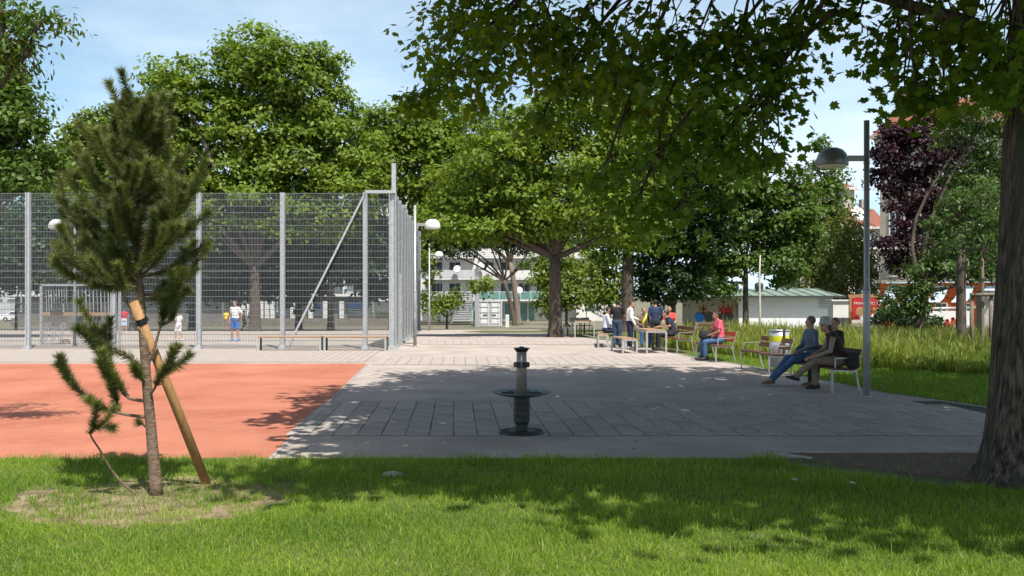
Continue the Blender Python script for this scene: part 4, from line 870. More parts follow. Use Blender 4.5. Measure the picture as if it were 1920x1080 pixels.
p = gp(1525, 598); m = MB(); m.tube([(0, 0, 0), (0, 0, (598-455)/F*p.y)], [.14, .09], 12); o = m.build('mast', M['galv'], None, True); o.location = p; tag(o, 'plain grey mast behind the kiosk roof', 'mast')
p = gp(1424, 640); m = MB(); m.tube([(0, 0, 0), (.02, 0, 1.2), (0, 0, 2.6), (.03, 0, 3.4)], [.05, .045, .04, .02], 9); o = m.build('birch_pole', M['birch'], None, True); o.location = p; tag(o, 'thin pale birch stem standing in the meadow', 'stem')

# ================================================================ drinking fountain
fp = gp(978, 812); ft = empty('drinking_fountain', fp); tag(ft, 'cast iron drinking fountain with wide dish on the slab band', 'fountain')
m = MB(); m.lathe([(.31, .0), (.31, .018), (.285, .03), (.20, .036), (.12, .04)], n=40); bp_ = m.build('base_plate', M['iron'], ft)
for k in range(22):
    a = 2*math.pi*k/22; q = MB(); q.box((.235*math.cos(a), .235*math.sin(a), .036), (.09, .02, .014), Matrix.Rotation(a, 3, 'Z')); q.build('rib', M['iron'], bp_)
m = MB(); m.lathe([(.085, .03), (.085, .125), (.098, .135), (.102, .15), (.107, .16), (.107, .47), (.10, .49)], n=8); lc = m.build('lower_column', M['iron'], ft)
for z in (.235, .315, .395): q = MB(); q.lathe([(.108, z-.008), (.115, z-.005), (.115, z+.005), (.108, z+.008)], n=8); q.build('band', M['iron'], lc)
m = MB(); m.lathe([(.06, .475), (.12, .478), (.22, .492), (.34, .525), (.395, .545), (.40, .555), (.39, .558), (.32, .536), (.20, .518), (.07, .512)], n=48); ds = m.build('dish', M['dish'], ft, True)
for k in range(12):
    a = 2*math.pi*(k+.3)/12; q = MB(); q.box((.2*math.cos(a), .2*math.sin(a), .536), (.17, .012, .012), Matrix.Rotation(a, 3, 'Z')); q.build('grate_bar', M['iron'], ds)
m = MB(); m.lathe([(.070, .51), (.070, .90), (.066, 1.10)], n=24); m.build('upper_column', M['brass'], ft, True)
m = MB(); m.lathe([(.078, .875), (.108, .88), (.108, .945), (.078, .95)], n=8); m.build('collar', M['iron'], ft)
m = MB(); m.lathe([(.072, 1.085), (.085, 1.10), (.09, 1.112), (.108, 1.128), (.108, 1.135), (.06, 1.142), (.03, 1.143), (.03, 1.155), (.005, 1.157)], n=24); m.build('cap', M['iron'], ft)
m = MB(); m.tube([(.0, -.10, .88), (0, -.092, 1.04), (0, -.07, 1.05)], .012, 8); m.build('spout', M['steel'], ft, True)

# ================================================================ benches, tables, chairs, bin
def bench(label, P0, P1, face, back='wood', group='steel framed park benches'):
    """P0,P1: front leg feet (near, far); face: unit vector the sitter looks along"""
    P0 = Vector(P0); P1 = Vector(P1); ax_ = (P1-P0); Ln = ax_.length; ang = math.atan2(ax_.y, ax_.x)
    t = empty('park_bench', P0, ang); tag(t, label, 'bench', group); s = -1 if (Vector((-ax_.y, ax_.x, 0)).dot(Vector(face)) > 0) else 1   # +s local y = away from the sitter's view
    for x in (.04, Ln-.04):
        m = MB(); m.bar((x, 0, 0), (x, 0, .43), .06, .022, (0, 1, 0)); m.build('leg', M['steel'], t)
        m = MB(); pts = [(x, s*.56, 0), (x, s*.50, .22), (x, s*.47, .44), (x, s*.52, .62), (x, s*.60, .84)]
        for a, b in zip(pts[:-1], pts[1:]): m.bar(a, b, .05, .022, (0, 1, 0))
        m.build('back_leg', M['steel'], t)
        m = MB(); m.bar((x, -s*.03, .43), (x, s*.49, .41), .05, .03); m.build('seat_rail', M['steel'], t)
        m = MB(); m.bar((x, s*.06, .44), (x, s*.06, .645), .03, .018, (0, 1, 0)); m.bar((x, s*.05, .65), (x, s*.53, .66), .035, .018); m.build('armrest', M['steel'], t)
    for k in range(4): m = MB(); m.cbox((Ln/2, s*(.035+k*.115), .46-.006*k), (Ln+.04, .10, .035), .006); m.build('seat_slat', M['wood'], t)
    tilt = Matrix.Rotation(-s*.30, 3, 'X')
    for z, y in ((.62, .495), (.765, .545)): m = MB(); m.cbox((Ln/2, s*y, z), (Ln+.04, .03, .115), .006, tilt); m.build('back_slat', M[back], t)
    return t
W = Vector((-1, .0, 0))
bench('park bench holding three men next to the near lamp post', gp(1562, 738), (5.72, 19.75, 0), W)
bench('empty park bench beside the litter bin', gp(1443, 703), gp(1389, 691), W)
bench('park bench with reddish back where the woman in pink sits', gp(1343, 680), gp(1305, 672), W, 'redwood')
bench('empty park bench at the end of the card table', gp(1270, 663), gp(1241, 657), W)
bench('park bench in the grass behind the woman in pink', gp(1352, 652), gp(1296, 650), Vector((0, -1, 0)))
def table(label, near_l, near_r, far_l, far_r, h=.72):
    a, b, c, d = gp(*near_l), gp(*near_r), gp(*far_l), gp(*far_r); t = empty('park_table', a); tag(t, label, 'table', 'steel park tables'); V_ = [x-a for x in (a, b, d, c)]
    for k in range(4):
        u0, u1 = k/4+.012, (k+1)/4-.012; q = [V_[0].lerp(V_[1], u0), V_[0].lerp(V_[1], u1), V_[3].lerp(V_[2], u1), V_[3].lerp(V_[2], u0)]
        m = MB(); m.prism([(p.x, p.y) for p in q], h-.02, h+.015); m.build('top_plank', M['plank'], t)
    m = MB()
    for i in range(4): m.bar(V_[i]+Vector((0, 0, h-.045)), V_[(i+1) % 4]+Vector((0, 0, h-.045)), .045, .045)
    m.build('frame', M['steel'], t)
    for i, v in enumerate(V_): m = MB(); m.bar(v, v+Vector((0, 0, h-.02)), .055, .055, (0, 1, 0)); m.build('leg', M['steel'] if i in (0, 1) else M['dark'], t)
table('card table with people around it beside the meadow', (1213, 663), (1249, 663), (1191, 656.5), (1224, 656.5))
table('empty park table with two chairs under the stout maple', (1078, 633), (1114, 633), (1064, 628), (1096, 628), .73)
def stool_bench(label, nl, nr, fl, fr, h=.45):
    a, b, c, d = gp(*nl), gp(*nr), gp(*fl), gp(*fr); t = empty('backless_bench', a); tag(t, label, 'bench', 'backless park benches'); V_ = [x-a for x in (a, b, d, c)]
    for k in range(3):
        u0, u1 = k/3+.015, (k+1)/3-.015; q = [V_[0].lerp(V_[1], u0), V_[0].lerp(V_[1], u1), V_[3].lerp(V_[2], u1), V_[3].lerp(V_[2], u0)]
        m = MB(); m.prism([(p.x, p.y) for p in q], h-.015, h+.02); m.build('seat_plank', M['plank'], t)
    for v in V_: m = MB(); m.bar(v, v+Vector((0, 0, h-.016)), .055, .03, (0, 1, 0)); m.build('leg', M['steel'], t)
    for i in (0, 2): m = MB(); m.bar(V_[i]+Vector((0, 0, h-.035)), V_[i+1]+Vector((0, 0, h-.035)), .04, .035); m.build('rail', M['steel'], t)
stool_bench('backless bench between the plaza and the card table', (1168, 663), (1194, 663), (1147, 657), (1172, 657))
stool_bench('backless bench under the seated man in the dark vest', (1122, 652), (1140, 652), (1120, 645), (1138, 645))
stool_bench('backless bench beside the empty table under the maple', (1060, 631), (1072, 631), (1056, 627), (1066, 627))
def chair(label, px, py, yaw):
    t = empty('park_chair', gp(px, py), yaw); tag(t, label, 'chair', 'steel park chairs')
    for k in range(3): m = MB(); m.cbox((0, -.16+k*.15, .45), (.46, .13, .03), .005); m.build('seat_slat', M['wood'], t)
    for x in (-.23, .23):
        m = MB(); m.bar((x, -.2, 0), (x, -.2, .44), .03, .04, (0, 1, 0)); m.build('leg', M['dark'], t)
        m = MB(); m.bar((x, .24, 0), (x, .18, .45), .03, .04, (0, 1, 0)); m.bar((x, .18, .45), (x, .30, .86), .03, .04, (0, 1, 0)); m.build('back_leg', M['dark'], t)
    for z, y in ((.66, .235), (.81, .28)): m = MB(); m.cbox((0, y, z), (.48, .025, .11), .005); m.build('back_slat', M['wood'], t)
chair('dark park chair at the empty table, the one nearer its corner', 1084, 627, .5); chair('dark park chair at the empty table, beside the globe lamp', 1100, 626, .3)
bn = gp(1461, 697); bt = empty('litter_bin', bn); tag(bt, 'cylindrical steel litter bin with yellow band behind the empty bench', 'litter bin')
m = MB(); m.lathe([(.19, .13), (.235, .13), (.235, .98), (.225, .985), (.21, .985)], n=28); m.build('body', M['bin'], bt, True)
m = MB(); m.lathe([(.2358, .72), (.2362, .725), (.2362, .86), (.2358, .865)], n=28); m.build('yellow_band', M['yellow'], bt, True)
m = MB(); m.tube([(.24*math.cos(a), .24*math.sin(a), .99) for a in np.linspace(0, 2*math.pi, 29)], .014, 6); m.build('rim', M['galv'], bt, True)
m = MB(); m.box((.05, -.255, .52), (.045, .03, 1.04)); m.box((.05, .255, .52), (.045, .03, 1.04)); m.build('support', M['dark'], bt)
m = MB(); m.lathe([(.1, .985), (.20, .975)], n=20); m.build('opening', M['black'], bt)
# litter and a stone in the grass
p = gp(738, 892); m = MB(); m.ell((0, 0, .0), (.13, .09, .045), 12, 7); o = m.build('stone', M['conc'], None, True); o.location = p; o.rotation_euler = (.1, .1, .4); tag(o, 'flat pale stone lying in the shaded grass', 'stone')
for i, (px, py, lb) in enumerate(((1768, 744, 'scrap of white paper on the grass behind the lamp post'), (1490, 905, 'scrap of white paper on the shaded lawn'), (1598, 912, 'crumpled pale tissue on the shaded lawn'))):
    p = gp(px, py); m = MB(); m.add([(-.06, -.04, .05), (.05, -.05, .07), (.07, .04, .055), (-.05, .05, .08), (0, 0, .10)], [(0, 1, 4), (1, 2, 4), (2, 3, 4), (3, 0, 4)]); o = m.build('paper_scrap', M['white']); o.location = p; o.scale = (.6, .6, .5); o.rotation_euler = (0, 0, i); tag(o, lb, 'litter')
# ================================================================ young pine with stake
PY0 = PINE.y
def pp(px, py, dy=0.): return at(px, py, PY0+dy)-PINE
pt = empty('pine_sapling', PINE); tag(pt, 'young pine tied to a leaning stake in the lawn', 'pine tree')
trunk = [(293, 935), (292, 905), (287, 850), (283, 800), (277, 740), (273, 690), (268, 620), (262, 540), (258, 470), (252, 390), (250, 310), (262, 235), (266, 195)]
tr_r = [.066, .058, .050, .047, .044, .042, .038, .035, .034, .028, .022, .014, .007]
m = MB(); m.tube([pp(*p) for p in trunk], tr_r, 14); m.build('trunk', M['pinebark'], pt, True)
BR = MB(); shoots = []          # shoots: list of (pts list, needle start fraction)
def pbranch(pts, r0, st=.35, side=3):
    pts = [Vector(p) for p in pts]
    # resample smoothly (Catmull-Rom)
    Q = [pts[0]]+pts+[pts[-1]]; out = []
    for i in range(1, len(Q)-2):
        for k in range(5):
            t = k/5; p0, p1, p2, p3 = Q[i-1], Q[i], Q[i+1], Q[i+2]
            out.append(.5*((2*p1)+(-p0+p2)*t+(2*p0-5*p1+4*p2-p3)*t*t+(-p0+3*p1-3*p2+p3)*t**3))
    out.append(pts[-1]); n = len(out)
    BR.tube(out, [r0+(.005-r0)*i/(n-1) for i in range(n)], 6)
    shoots.append((out, st))
    for j in range(side):
        i = int(n*random.uniform(max(st, .3), .9)); a = out[i]; d = (out[min(i+2, n-1)]-out[max(i-2, 0)]).normalized()
        s = Vector((random.gauss(0, .6), random.gauss(0, .6), random.gauss(.35, .3))); d = (d+s*.75).normalized(); ln = random.uniform(.16, .34)
        q = [a, a+d*ln*.5, a+d*ln+Vector((0, 0, ln*.25))]; BR.tube(q, [.006, .005, .004], 5); shoots.append((q, .05))
def PB(*pts, r0=.016, st=.35, side=3, dy=0.):
    k = len(pts); pbranch([pp(p[0], p[1], (p[2] if len(p) > 2 else dy*i/(k-1))) for i, p in enumerate(pts)], r0, st, side)
# lower branches read one by one
PB((271, 782), (225, 775), (180, 760), (140, 725), (108, 683), dy=-.15, st=.28, side=3)
PB((225, 775), (215, 745), (212, 720), dy=-.1, st=.1, side=2)
PB((240, 742), (222, 720), (200, 705), dy=-.2, st=.1, side=3)
PB((270, 752), (235, 742), (212, 700), (195, 650), (188, 622), dy=-.05, st=.3, side=4)
PB((268, 690), (240, 668), (205, 655), (190, 650), dy=-.2, st=.25, side=4)
PB((266, 935), (240, 915), (212, 885), (188, 845), (170, 815), (180, 800), (212, 802), dy=-.25, r0=.014, st=.72, side=2)
PB((275, 745), (290, 728), (302, 700), (322, 688), dy=-.2, st=.35, side=3)
PB((273, 720), (262, 705), (255, 690), dy=-.3, st=.3, side=1)
PB((276, 690), (290, 650), (305, 600), (325, 560), (345, 505), dy=-.1, st=.4, side=4)
PB((300, 610), (320, 600), (325, 570), dy=.1, st=.3, side=2)
PB((266, 600), (240, 570), (215, 520), (175, 500), (110, 460), dy=-.25, st=.35, side=4)
PB((262, 545), (215, 515), (160, 500), (100, 478), dy=.15, st=.35, side=4)
PB((275, 800), (266, 795), (260, 792), dy=-.1, st=.5, side=0)
# crown: rising branches
for py0, px1, py1 in ((520, 330, 400), (500, 150, 400), (490, 340, 360), (480, 110, 370), (450, 300, 420), (440, 345, 345), (430, 130, 330), (430, 200, 350), (415, 365, 350), (400, 320, 300), (390, 160, 285),
                       (380, 290, 350), (375, 335, 275), (370, 215, 300), (350, 190, 255), (345, 300, 250), (330, 240, 260), (310, 300, 205), (300, 215, 215), (275, 240, 195), (270, 290, 185), (250, 262, 170),
                       (545, 140, 520), (535, 105, 455), (520, 350, 480), (555, 345, 520), (510, 170, 470), (540, 200, 520), (500, 120, 425), (560, 320, 560), (530, 230, 470), (450, 170, 420), (460, 355, 420), (505, 290, 450), (470, 250, 420), (420, 255, 370), (360, 262, 310)):
    py1 += 45 if py1 < 250 else (18 if py1 < 330 else 0); px0 = float(np.interp(py0, [195, 310, 470, 620], [266, 250, 258, 268])); dy = random.uniform(-.5, .45) if abs(px1-px0) < 70 else random.uniform(-.25, .25)
    mx_, my_ = px0+(px1-px0)*.6, py0+(py1-py0)*.35
    PB((px0, py0, 0), (mx_, my_, dy*.7), (px1, py1, dy), r0=.015, st=.26, side=3)
for py0 in range(250, 560, 24):            # short boughs on the near and far side of the stem
    px0 = float(np.interp(py0, [195, 310, 470, 620], [266, 250, 258, 268])); s_ = random.choice((-1, -1, 1)); k_ = random.uniform(.6, 1.0)*min(1, (py0-120)/260)
    PB((px0, py0, 0), (px0+random.uniform(-30, 30), py0-18, s_*.28*k_), (px0+random.uniform(-55, 55), py0-60, s_*.52*k_), r0=.011, st=.15, side=3)
BR.build('branches', M['pinebark'], pt, True)
SP, SD, SR = [], [], []
for pts, st in shoots:
    seg = [(a, b) for a, b in zip(pts[:-1], pts[1:])]; lens = [(b-a).length for a, b in seg]; tot = sum(lens); s0 = st*tot; acc = 0; base = random.gauss(.40, .22)
    for (a, b), ln in zip(seg, lens):
        n = int(ln*1700); d = (b-a).normalized()
        for _ in range(n):
            u = random.random(); s = acc+u*ln
            if s < s0: continue
            SP.append(a.lerp(b, u)); SD.append(d); SR.append(base+.35*(s/tot-.5))
        acc += ln
    d = (pts[-1]-pts[-2]).normalized()
    for _ in range(110): SP.append(pts[-1]-d*random.uniform(0, .05)); SD.append(d*1.6); SR.append(base+.25)
SP = np.array(SP); SD = np.array(SD); n = len(SP)
rd = rng.normal(0, 1, (n, 3)); dl = SD/np.linalg.norm(SD, axis=1)[:, None]; rd -= dl*(rd*dl).sum(1)[:, None]; rd /= np.linalg.norm(rd, axis=1)[:, None]
D = rd*rng.uniform(.6, 1.0, n)[:, None]+SD*rng.uniform(.3, .85, n)[:, None]+np.array([0, 0, .15]); D /= np.linalg.norm(D, axis=1)[:, None]
ln = rng.uniform(.06, .105, n)[:, None]; side_ = np.cross(D, rng.normal(0, 1, (n, 3))); side_ /= np.linalg.norm(side_, axis=1)[:, None]; hw_ = .0021
V = np.empty((n, 3, 3)); V[:, 0] = SP-side_*hw_*1.25; V[:, 1] = SP+side_*hw_*1.25; V[:, 2] = SP+D*ln-np.array([0, 0, .008])
T = (np.arange(n)*3)[:, None]+np.array([0, 1, 2])
tag(np_mesh('needles', V.reshape(-1, 3), T, L['pine'], pt, np.repeat(np.clip(np.array(SR)+rng.normal(0, .15, n), 0, 1), 3)), kind='stuff')
# stake and rubber tie
sb = gp(390, 908); st_ = empty('tree_stake', sb); tag(st_, 'round wooden stake leaning against the young pine', 'stake')
top_ = at(250, 566, PY0-.10)-sb; m = MB(); m.tube([(-top_.x*.04, 0, -.08), top_*.5, top_], [.044, .044, .043], 16); m.build('pole', M['stake'], st_, True)
tie = at(266, 600, PY0-.03)-sb; m = MB(); ax1 = top_.normalized()
m.tube([top_*.885, top_*.915], .047, 16); m.bar(top_*.9+Vector((0, 0, 0)), at(276, 596, PY0)-sb, .03, .05); m.build('rubber_tie', M['black'], st_)
# the sapling farther back beside the card players
sm = gp(1133, 618); s2 = empty('pine_sapling', sm); tag(s2, 'slim small pine between the maple and the card players', 'pine tree'); Ys = sm.y
m = MB(); m.tube([(0, 0, 0), (.02, 0, .9), (0, 0, 2.4)], [.04, .03, .01], 8); m.build('trunk', M['pinebark'], s2, True)
P = []; Dn = []
bb = MB()
for i in range(26):
    z = random.uniform(.75, 2.4); a = random.uniform(0, 6.28); r_ = (2.7-z)*.34+.15; e = Vector((r_*math.cos(a), r_*math.sin(a), z+r_*.5)); s = Vector((0, 0, z)); bb.tube([s, e], [.012, .005], 5)
    for _ in range(110): u = random.uniform(.3, 1.0); P.append(s.lerp(e, u)); Dn.append((e-s).normalized())
bb.build('branches', M['pinebark'], s2); P = np.array(P); Dn = np.array(Dn)
tag(leaves('needles', P, Dn, .13, (np.array([[-.03, 0, 0], [.03, 0, 0], [0, 1, 0]]), np.array([[0, 1, 2]])), L['pine'], s2, .8, np.clip(rng.normal(.7, .2, len(P)), 0, 1)), kind='stuff')

# ================================================================ people
SKIN = {'a': solid('skin_light', (.42, .22, .15), .6, .12), 'b': solid('skin_tan', (.34, .17, .10), .6, .12)}
def stand_pose(**k):
    J = dict(hip=(0, 0, .93), waist=(0, .0, 1.08), chest=(0, .01, 1.30), neck=(0, 0, 1.47), head=(0, .03, 1.62), hl=(-.09, 0, .90), hr=(.09, 0, .90), kl=(-.10, .03, .49), kr=(.10, .02, .49), al=(-.11, -.02, .09), ar=(.11, -.02, .09),
             sl=(-.185, 0, 1.41), sr=(.185, 0, 1.41), el=(-.24, -.03, 1.13), er=(.24, -.03, 1.13), wl=(-.25, .07, .88), wr=(.25, .07, .88)); J.update(k); return {a: Vector(b) for a, b in J.items()}
def sit_pose(**k):
    J = dict(hip=(0, 0, .58), waist=(0, -.01, .74), chest=(0, .03, .97), neck=(0, .05, 1.13), head=(0, .09, 1.28), hl=(-.09, .02, .57), hr=(.09, .02, .57), kl=(-.13, .44, .54), kr=(.13, .44, .54), al=(-.13, .46, .10), ar=(.13, .46, .10),
             sl=(-.185, .03, 1.08), sr=(.185, .03, 1.08), el=(-.25, .10, .82), er=(.25, .10, .82), wl=(-.13, .36, .66), wr=(.13, .36, .66)); J.update(k); return {a: Vector(b) for a, b in J.items()}
def ering(c, X, Yv, a, b, n=16): return [c+X*(a*math.cos(2*math.pi*i/n))+Yv*(b*math.sin(2*math.pi*i/n)) for i in range(n)]
def torso(m, J, inf=0., z0='hip', top=True):
    X = (J['sr']-J['sl']).normalized(); spine = [J['hip']-(J['waist']-J['hip']).normalized()*.06, J['hip'], J['waist'], J['chest'], (J['sl']+J['sr'])/2, J['neck']]
    dims = [(.15, .105), (.168, .118), (.148, .104), (.168, .118), (.150, .085), (.058, .056)]; rings = []
    for i, (p, (a, b)) in enumerate(zip(spine, dims)):
        t = (spine[min(i+1, 5)]-spine[max(i-1, 0)]).normalized(); Yv = t.cross(X).normalized(); rings.append(ering(p, (Yv.cross(t)).normalized(), Yv, a+inf, b+inf))
    m.loft(rings if top else rings[:-1])
def capsule(m, pts, rad):
    m.tube(pts, rad, 12)
    for p, r_ in zip(pts, rad): m.ell(p, (r_, r_, r_), 12, 8)
def remesh(o, v, it=4, f=.5):
    r_ = o.modifiers.new('remesh', 'REMESH'); r_.mode = 'VOXEL'; r_.voxel_size = v; r_.use_smooth_shade = True
    s = o.modifiers.new('smooth', 'SMOOTH'); s.iterations = it; s.factor = f; return o
def shoe(m, an, fwd, up=Vector((0, 0, 1))):
    f = Vector(fwd).normalized(); s = f.cross(up).normalized(); c = Vector(an)-up*.03; R_ = Matrix((s, f, up)).transposed(); rings = []
    for y, w_, h, zo in ((-.09, .032, .035, 0), (-.06, .042, .05, .0), (.02, .045, .055, 0), (.09, .05, .04, -.012), (.15, .047, .03, -.018), (.185, .028, .02, -.022)): rings.append([c+R_ @ Vector((w_*math.cos(2*math.pi*i/12), y, zo+h*math.sin(2*math.pi*i/12)*(1 if math.sin(2*math.pi*i/12) > 0 else .75))) for i in range(12)])
    m.loft(rings)
def person(label, loc, yaw, J, top, bottom, shoes, hair, skin='a', vox=.016, sleeves='short', legs='long', hat=None, look=0., scale=1., group=None, hairk='short', foot=(0, 1, 0), footl=None):
    t = empty('person', loc, yaw); tag(t, label, 'person', group); t.scale = (scale,)*3
    m = MB(); torso(m, J, -.008); sk = SKIN[skin]
    for s in 'lr':
        capsule(m, [J['s'+s], J['e'+s], J['w'+s]], [.048, .038, .027]); capsule(m, [J['h'+s], J['k'+s], J['a'+s]], [.080, .054, .038])
        capsule(m, [(J['sl']+J['sr'])/2, J['s'+s]], [.06, .05])
        d = (J['w'+s]-J['e'+s]).normalized(); sd = d.cross(Vector((0, 0, 1)));  sd = sd.normalized() if sd.length > .1 else Vector((1, 0, 0)); nrm = sd.cross(d); palm = J['w'+s]+d*.055
        m.ell(palm, (.040, .050, .020), 12, 8, Matrix((sd, d, nrm)).transposed())
        for i, (off, L_) in enumerate(((-.030, .062), (-.010, .074), (.011, .070), (.031, .054))): a = palm+sd*off+d*.035; b = a+d*L_*.55-nrm*.010; m.tube([a, b, b+d*L_*.35-nrm*.026], [.0095, .009, .0075], 8)
        tb = palm-sd*(.036 if s == 'r' else -.036)-d*.02; td_ = (-sd if s == 'r' else sd); m.tube([tb, tb+td_*.026+d*.028, tb+td_*.024+d*.056-nrm*.012], [.012, .011, .009], 8)
    Rz = Matrix.Rotation(look, 3, 'Z'); hc = J['head']; fw = Rz @ Vector((0, 1, 0)); rt = Rz @ Vector((1, 0, 0)); U = Vector((0, 0, 1))
    m.tube([J['neck']-U*.04, hc-U*.06-fw*.015], [.056, .052], 12); m.ell(hc+U*.025-fw*.012, (.074, .094, .098), 16, 12, Rz); m.ell(hc-U*.045+fw*.022, (.058, .068, .072), 14, 10, Rz)
    m.tube([hc+fw*.078+U*.02, hc+fw*.102-U*.018, hc+fw*.082-U*.03], [.010, .016, .010], 8)
    for s in (-1, 1): m.ell(hc+rt*s*.077-fw*.012-U*.005, (.010, .020, .032), 10, 8, Rz)
    remesh(m.build('body', sk, t), min(vox, .013), 2)
    for s in (-1, 1): m = MB(); m.ell(hc+rt*s*.031+fw*.078+U*.018, (.013, .008, .007), 10, 6, Rz); m.build('eye', M['dark'], t, True)
    m = MB(); m.ell(hc+fw*.082-U*.062, (.024, .010, .007), 10, 6, Rz); m.build('mouth', solid('lips', (.22, .07, .06)), t, True)
    # shirt
    m = MB(); torso(m, J, .016, top=False); m.ell(J['neck']-Vector((0, 0, .035)), (.085, .08, .03), 12, 8)
    for s in 'lr':
        capsule(m, [(J['sl']+J['sr'])/2, J['s'+s]], [.078, .068])
        if sleeves == 'long': capsule(m, [J['s'+s], J['e'+s], J['w'+s]], [.066, .054, .040])
        elif sleeves == 'short': q = J['s'+s].lerp(J['e'+s], .72); m.tube([J['s'+s], q], [.066, .060], 12); m.ell(J['s'+s], (.066, .066, .066))
    remesh(m.build('shirt', top, t), vox, 3)
    if sleeves == 'rolled' or sleeves == 'layer':
        m = MB()
        for s in 'lr': capsule(m, [J['s'+s], J['e'+s], J['e'+s].lerp(J['w'+s], .85)], [.058, .046, .036])
        remesh(m.build('sleeves', M.get('sleeve_beige') or solid('sleeve_beige', (.26, .21, .16)), t), vox, 2)
    m = MB()
    rings = []; X = (J['hr']-J['hl']).normalized(); up_ = (J['waist']-J['hip']).normalized(); Yv = up_.cross(X).normalized()
    for u, a, b in ((-.09, .12, .09), (-.03, .172, .122), (.03, .175, .124), (.10, .160, .114)): rings.append(ering(J['hip']+up_*u, X, Yv, a+.012, b+.012))
    m.loft(rings)
    for s in 'lr':
        k_ = J['k'+s]; a_ = J['a'+s]
        if legs == 'long': capsule(m, [J['h'+s], k_], [.100, .076]); m.tube([k_, k_.lerp(a_, .55), a_.lerp(k_, .04)], [.076, .066, .062], 12)
        else: q = J['h'+s].lerp(k_, .92); m.tube([J['h'+s], q], [.104, .092], 12); m.ell(J['h'+s], (.1, .1, .1))
    remesh(m.build('shorts' if legs == 'short' else 'trousers', bottom, t), vox, 3)
    for s in 'lr':
        m = MB(); shoe(m, J['a'+s], (footl or foot) if s == 'l' else foot); m.build('shoe', shoes, t, True)
    if hat:
        m = MB(); m.lathe([(.120, -.022), (.124, -.012), (.112, .006), (.108, .03), (.104, .085), (.085, .125), (.03, .14)], n=24); o = m.build('hat', hat, t, True); o.location = hc+U*.045-fw*.01; o.rotation_euler = (.08, 0, look)
        if hairk != 'long': return t
    m = MB(); hh = hc+U*.036-fw*.022
    m.ell(hh, (.082, .094, .092), 16, 12, Rz)
    keep = MB()                                 # keep only cap above the brow and behind the ears
    for f in m.f:
        cen = sum((Vector(m.v[i]) for i in f), Vector())/len(f)-hc; y = cen.dot(fw)
        if cen.z > .045+.9*max(0, y-.02) or (y < -.02 and cen.z > -.05): keep.add([m.v[i] for i in f], [tuple(range(len(f)))])
    if hairk == 'long': keep.tube([hc-fw*.07+U*.03, hc-fw*.085-U*.08, hc-fw*.09-U*.22], [.075, .075, .045], 12)
    if hairk == 'bun': keep.ell(hc-fw*.10+U*.05, (.06, .05, .055), 12, 8)
    keep.build('hair', hair, t, True); return t
S = solid
hair_d = S('hair_dark', (.012, .009, .008), .5); hair_g = S('hair_greying', (.10, .085, .075), .6); hair_b = S('hair_brown', (.05, .028, .015), .6)
black_s, white_s, brown_s = S('shoe_dark', (.025, .022, .02), .6), S('shoe_white', (.6, .6, .6), .6), S('shoe_brown', (.16, .10, .055), .6)
jeans, navy, khaki, charcoal = S('denim', (.045, .095, .20)), S('navy_cloth', (.015, .022, .05)), S('khaki_cloth', (.20, .155, .105)), S('charcoal_cloth', (.02, .02, .023))
YW = R(90)
# three men on the near bench
person('seated man in brown shirt and pale knit hat with crossed legs', (6.24, 18.30, 0), R(83), sit_pose(chest=(0, .10, .96), neck=(0, .19, 1.12), head=(0, .27, 1.25), sl=(-.19, .15, 1.07), sr=(.19, .15, 1.07), waist=(0, .0, .74), el=(-.26, .22, .78), er=(.25, .24, .78), wl=(-.12, .50, .66), wr=(.07, .52, .66), kl=(-.08, .46, .60), kr=(.12, .44, .53), al=(.14, .80, .26), ar=(.13, .42, .10)),
       S('brown_shirt', (.035, .016, .012)), khaki, black_s, hair_b, 'a', .012, 'layer', hat=S('knit_hat', (.36, .35, .30)), look=.5, hairk='long', footl=(0, .9, .25), group='men on the near bench')
person('short haired man in black leaning back against the bench', (6.42, 19.02, 0), R(92), sit_pose(kl=(-.16, .44, .53), kr=(.1, .46, .53), head=(0, .03, 1.27), neck=(0, .0, 1.13), chest=(0, -.02, .96), sl=(-.19, -.02, 1.08), sr=(.19, -.02, 1.08)),
       S('black_shirt', (.014, .013, .014)), charcoal, brown_s, hair_g, 'a', .012, look=.35, group='men on the near bench')
person('man in grey-blue shirt and jeans with outstretched legs', (6.12, 19.55, 0), R(98), sit_pose(kl=(-.12, .46, .53), kr=(.12, .48, .55), al=(-.05, .92, .11), ar=(.10, .86, .10), el=(-.26, .06, .84), er=(.25, .10, .80), wr=(.05, .32, .72), wl=(-.08, .33, .70), head=(0, .05, 1.29), neck=(0, .02, 1.14)),
       S('grey_blue_shirt', (.10, .135, .175)), jeans, brown_s, hair_g, 'a', .012, 'long', look=-.7, group='men on the near bench')
m = MB(); m.cbox((0, 0, .15), (.16, .34, .30), .04); o = m.build('shoulder_bag', charcoal); o.location = (6.38, 17.98, .46); tag(o, 'black shoulder bag on the bench behind the man in brown', 'bag')
# woman in pink with a bag on her lap
person('woman in pink shirt and jeans sitting with a bag', (5.78, 26.75, 0), R(95), sit_pose(head=(0, .10, 1.26), kl=(-.08, .44, .53), kr=(.08, .46, .53), al=(-.06, .42, .10), ar=(.10, .48, .10), wl=(-.07, .36, .70), wr=(.08, .38, .70)),
       S('pink_shirt', (.62, .10, .15)), jeans, black_s, hair_d, 'b', .014, hairk='bun')
m = MB(); m.cbox((0, 0, 0), (.34, .20, .26), .05); m.tube([(-.12, 0, .12), (-.08, 0, .26), (.08, 0, .26), (.12, 0, .12)], .012, 6); o = m.build('handbag', charcoal, None, True); o.location = (5.38, 26.72, .72); o.rotation_euler = (0, .2, .2); tag(o, 'black handbag on the lap of the woman in pink', 'bag')
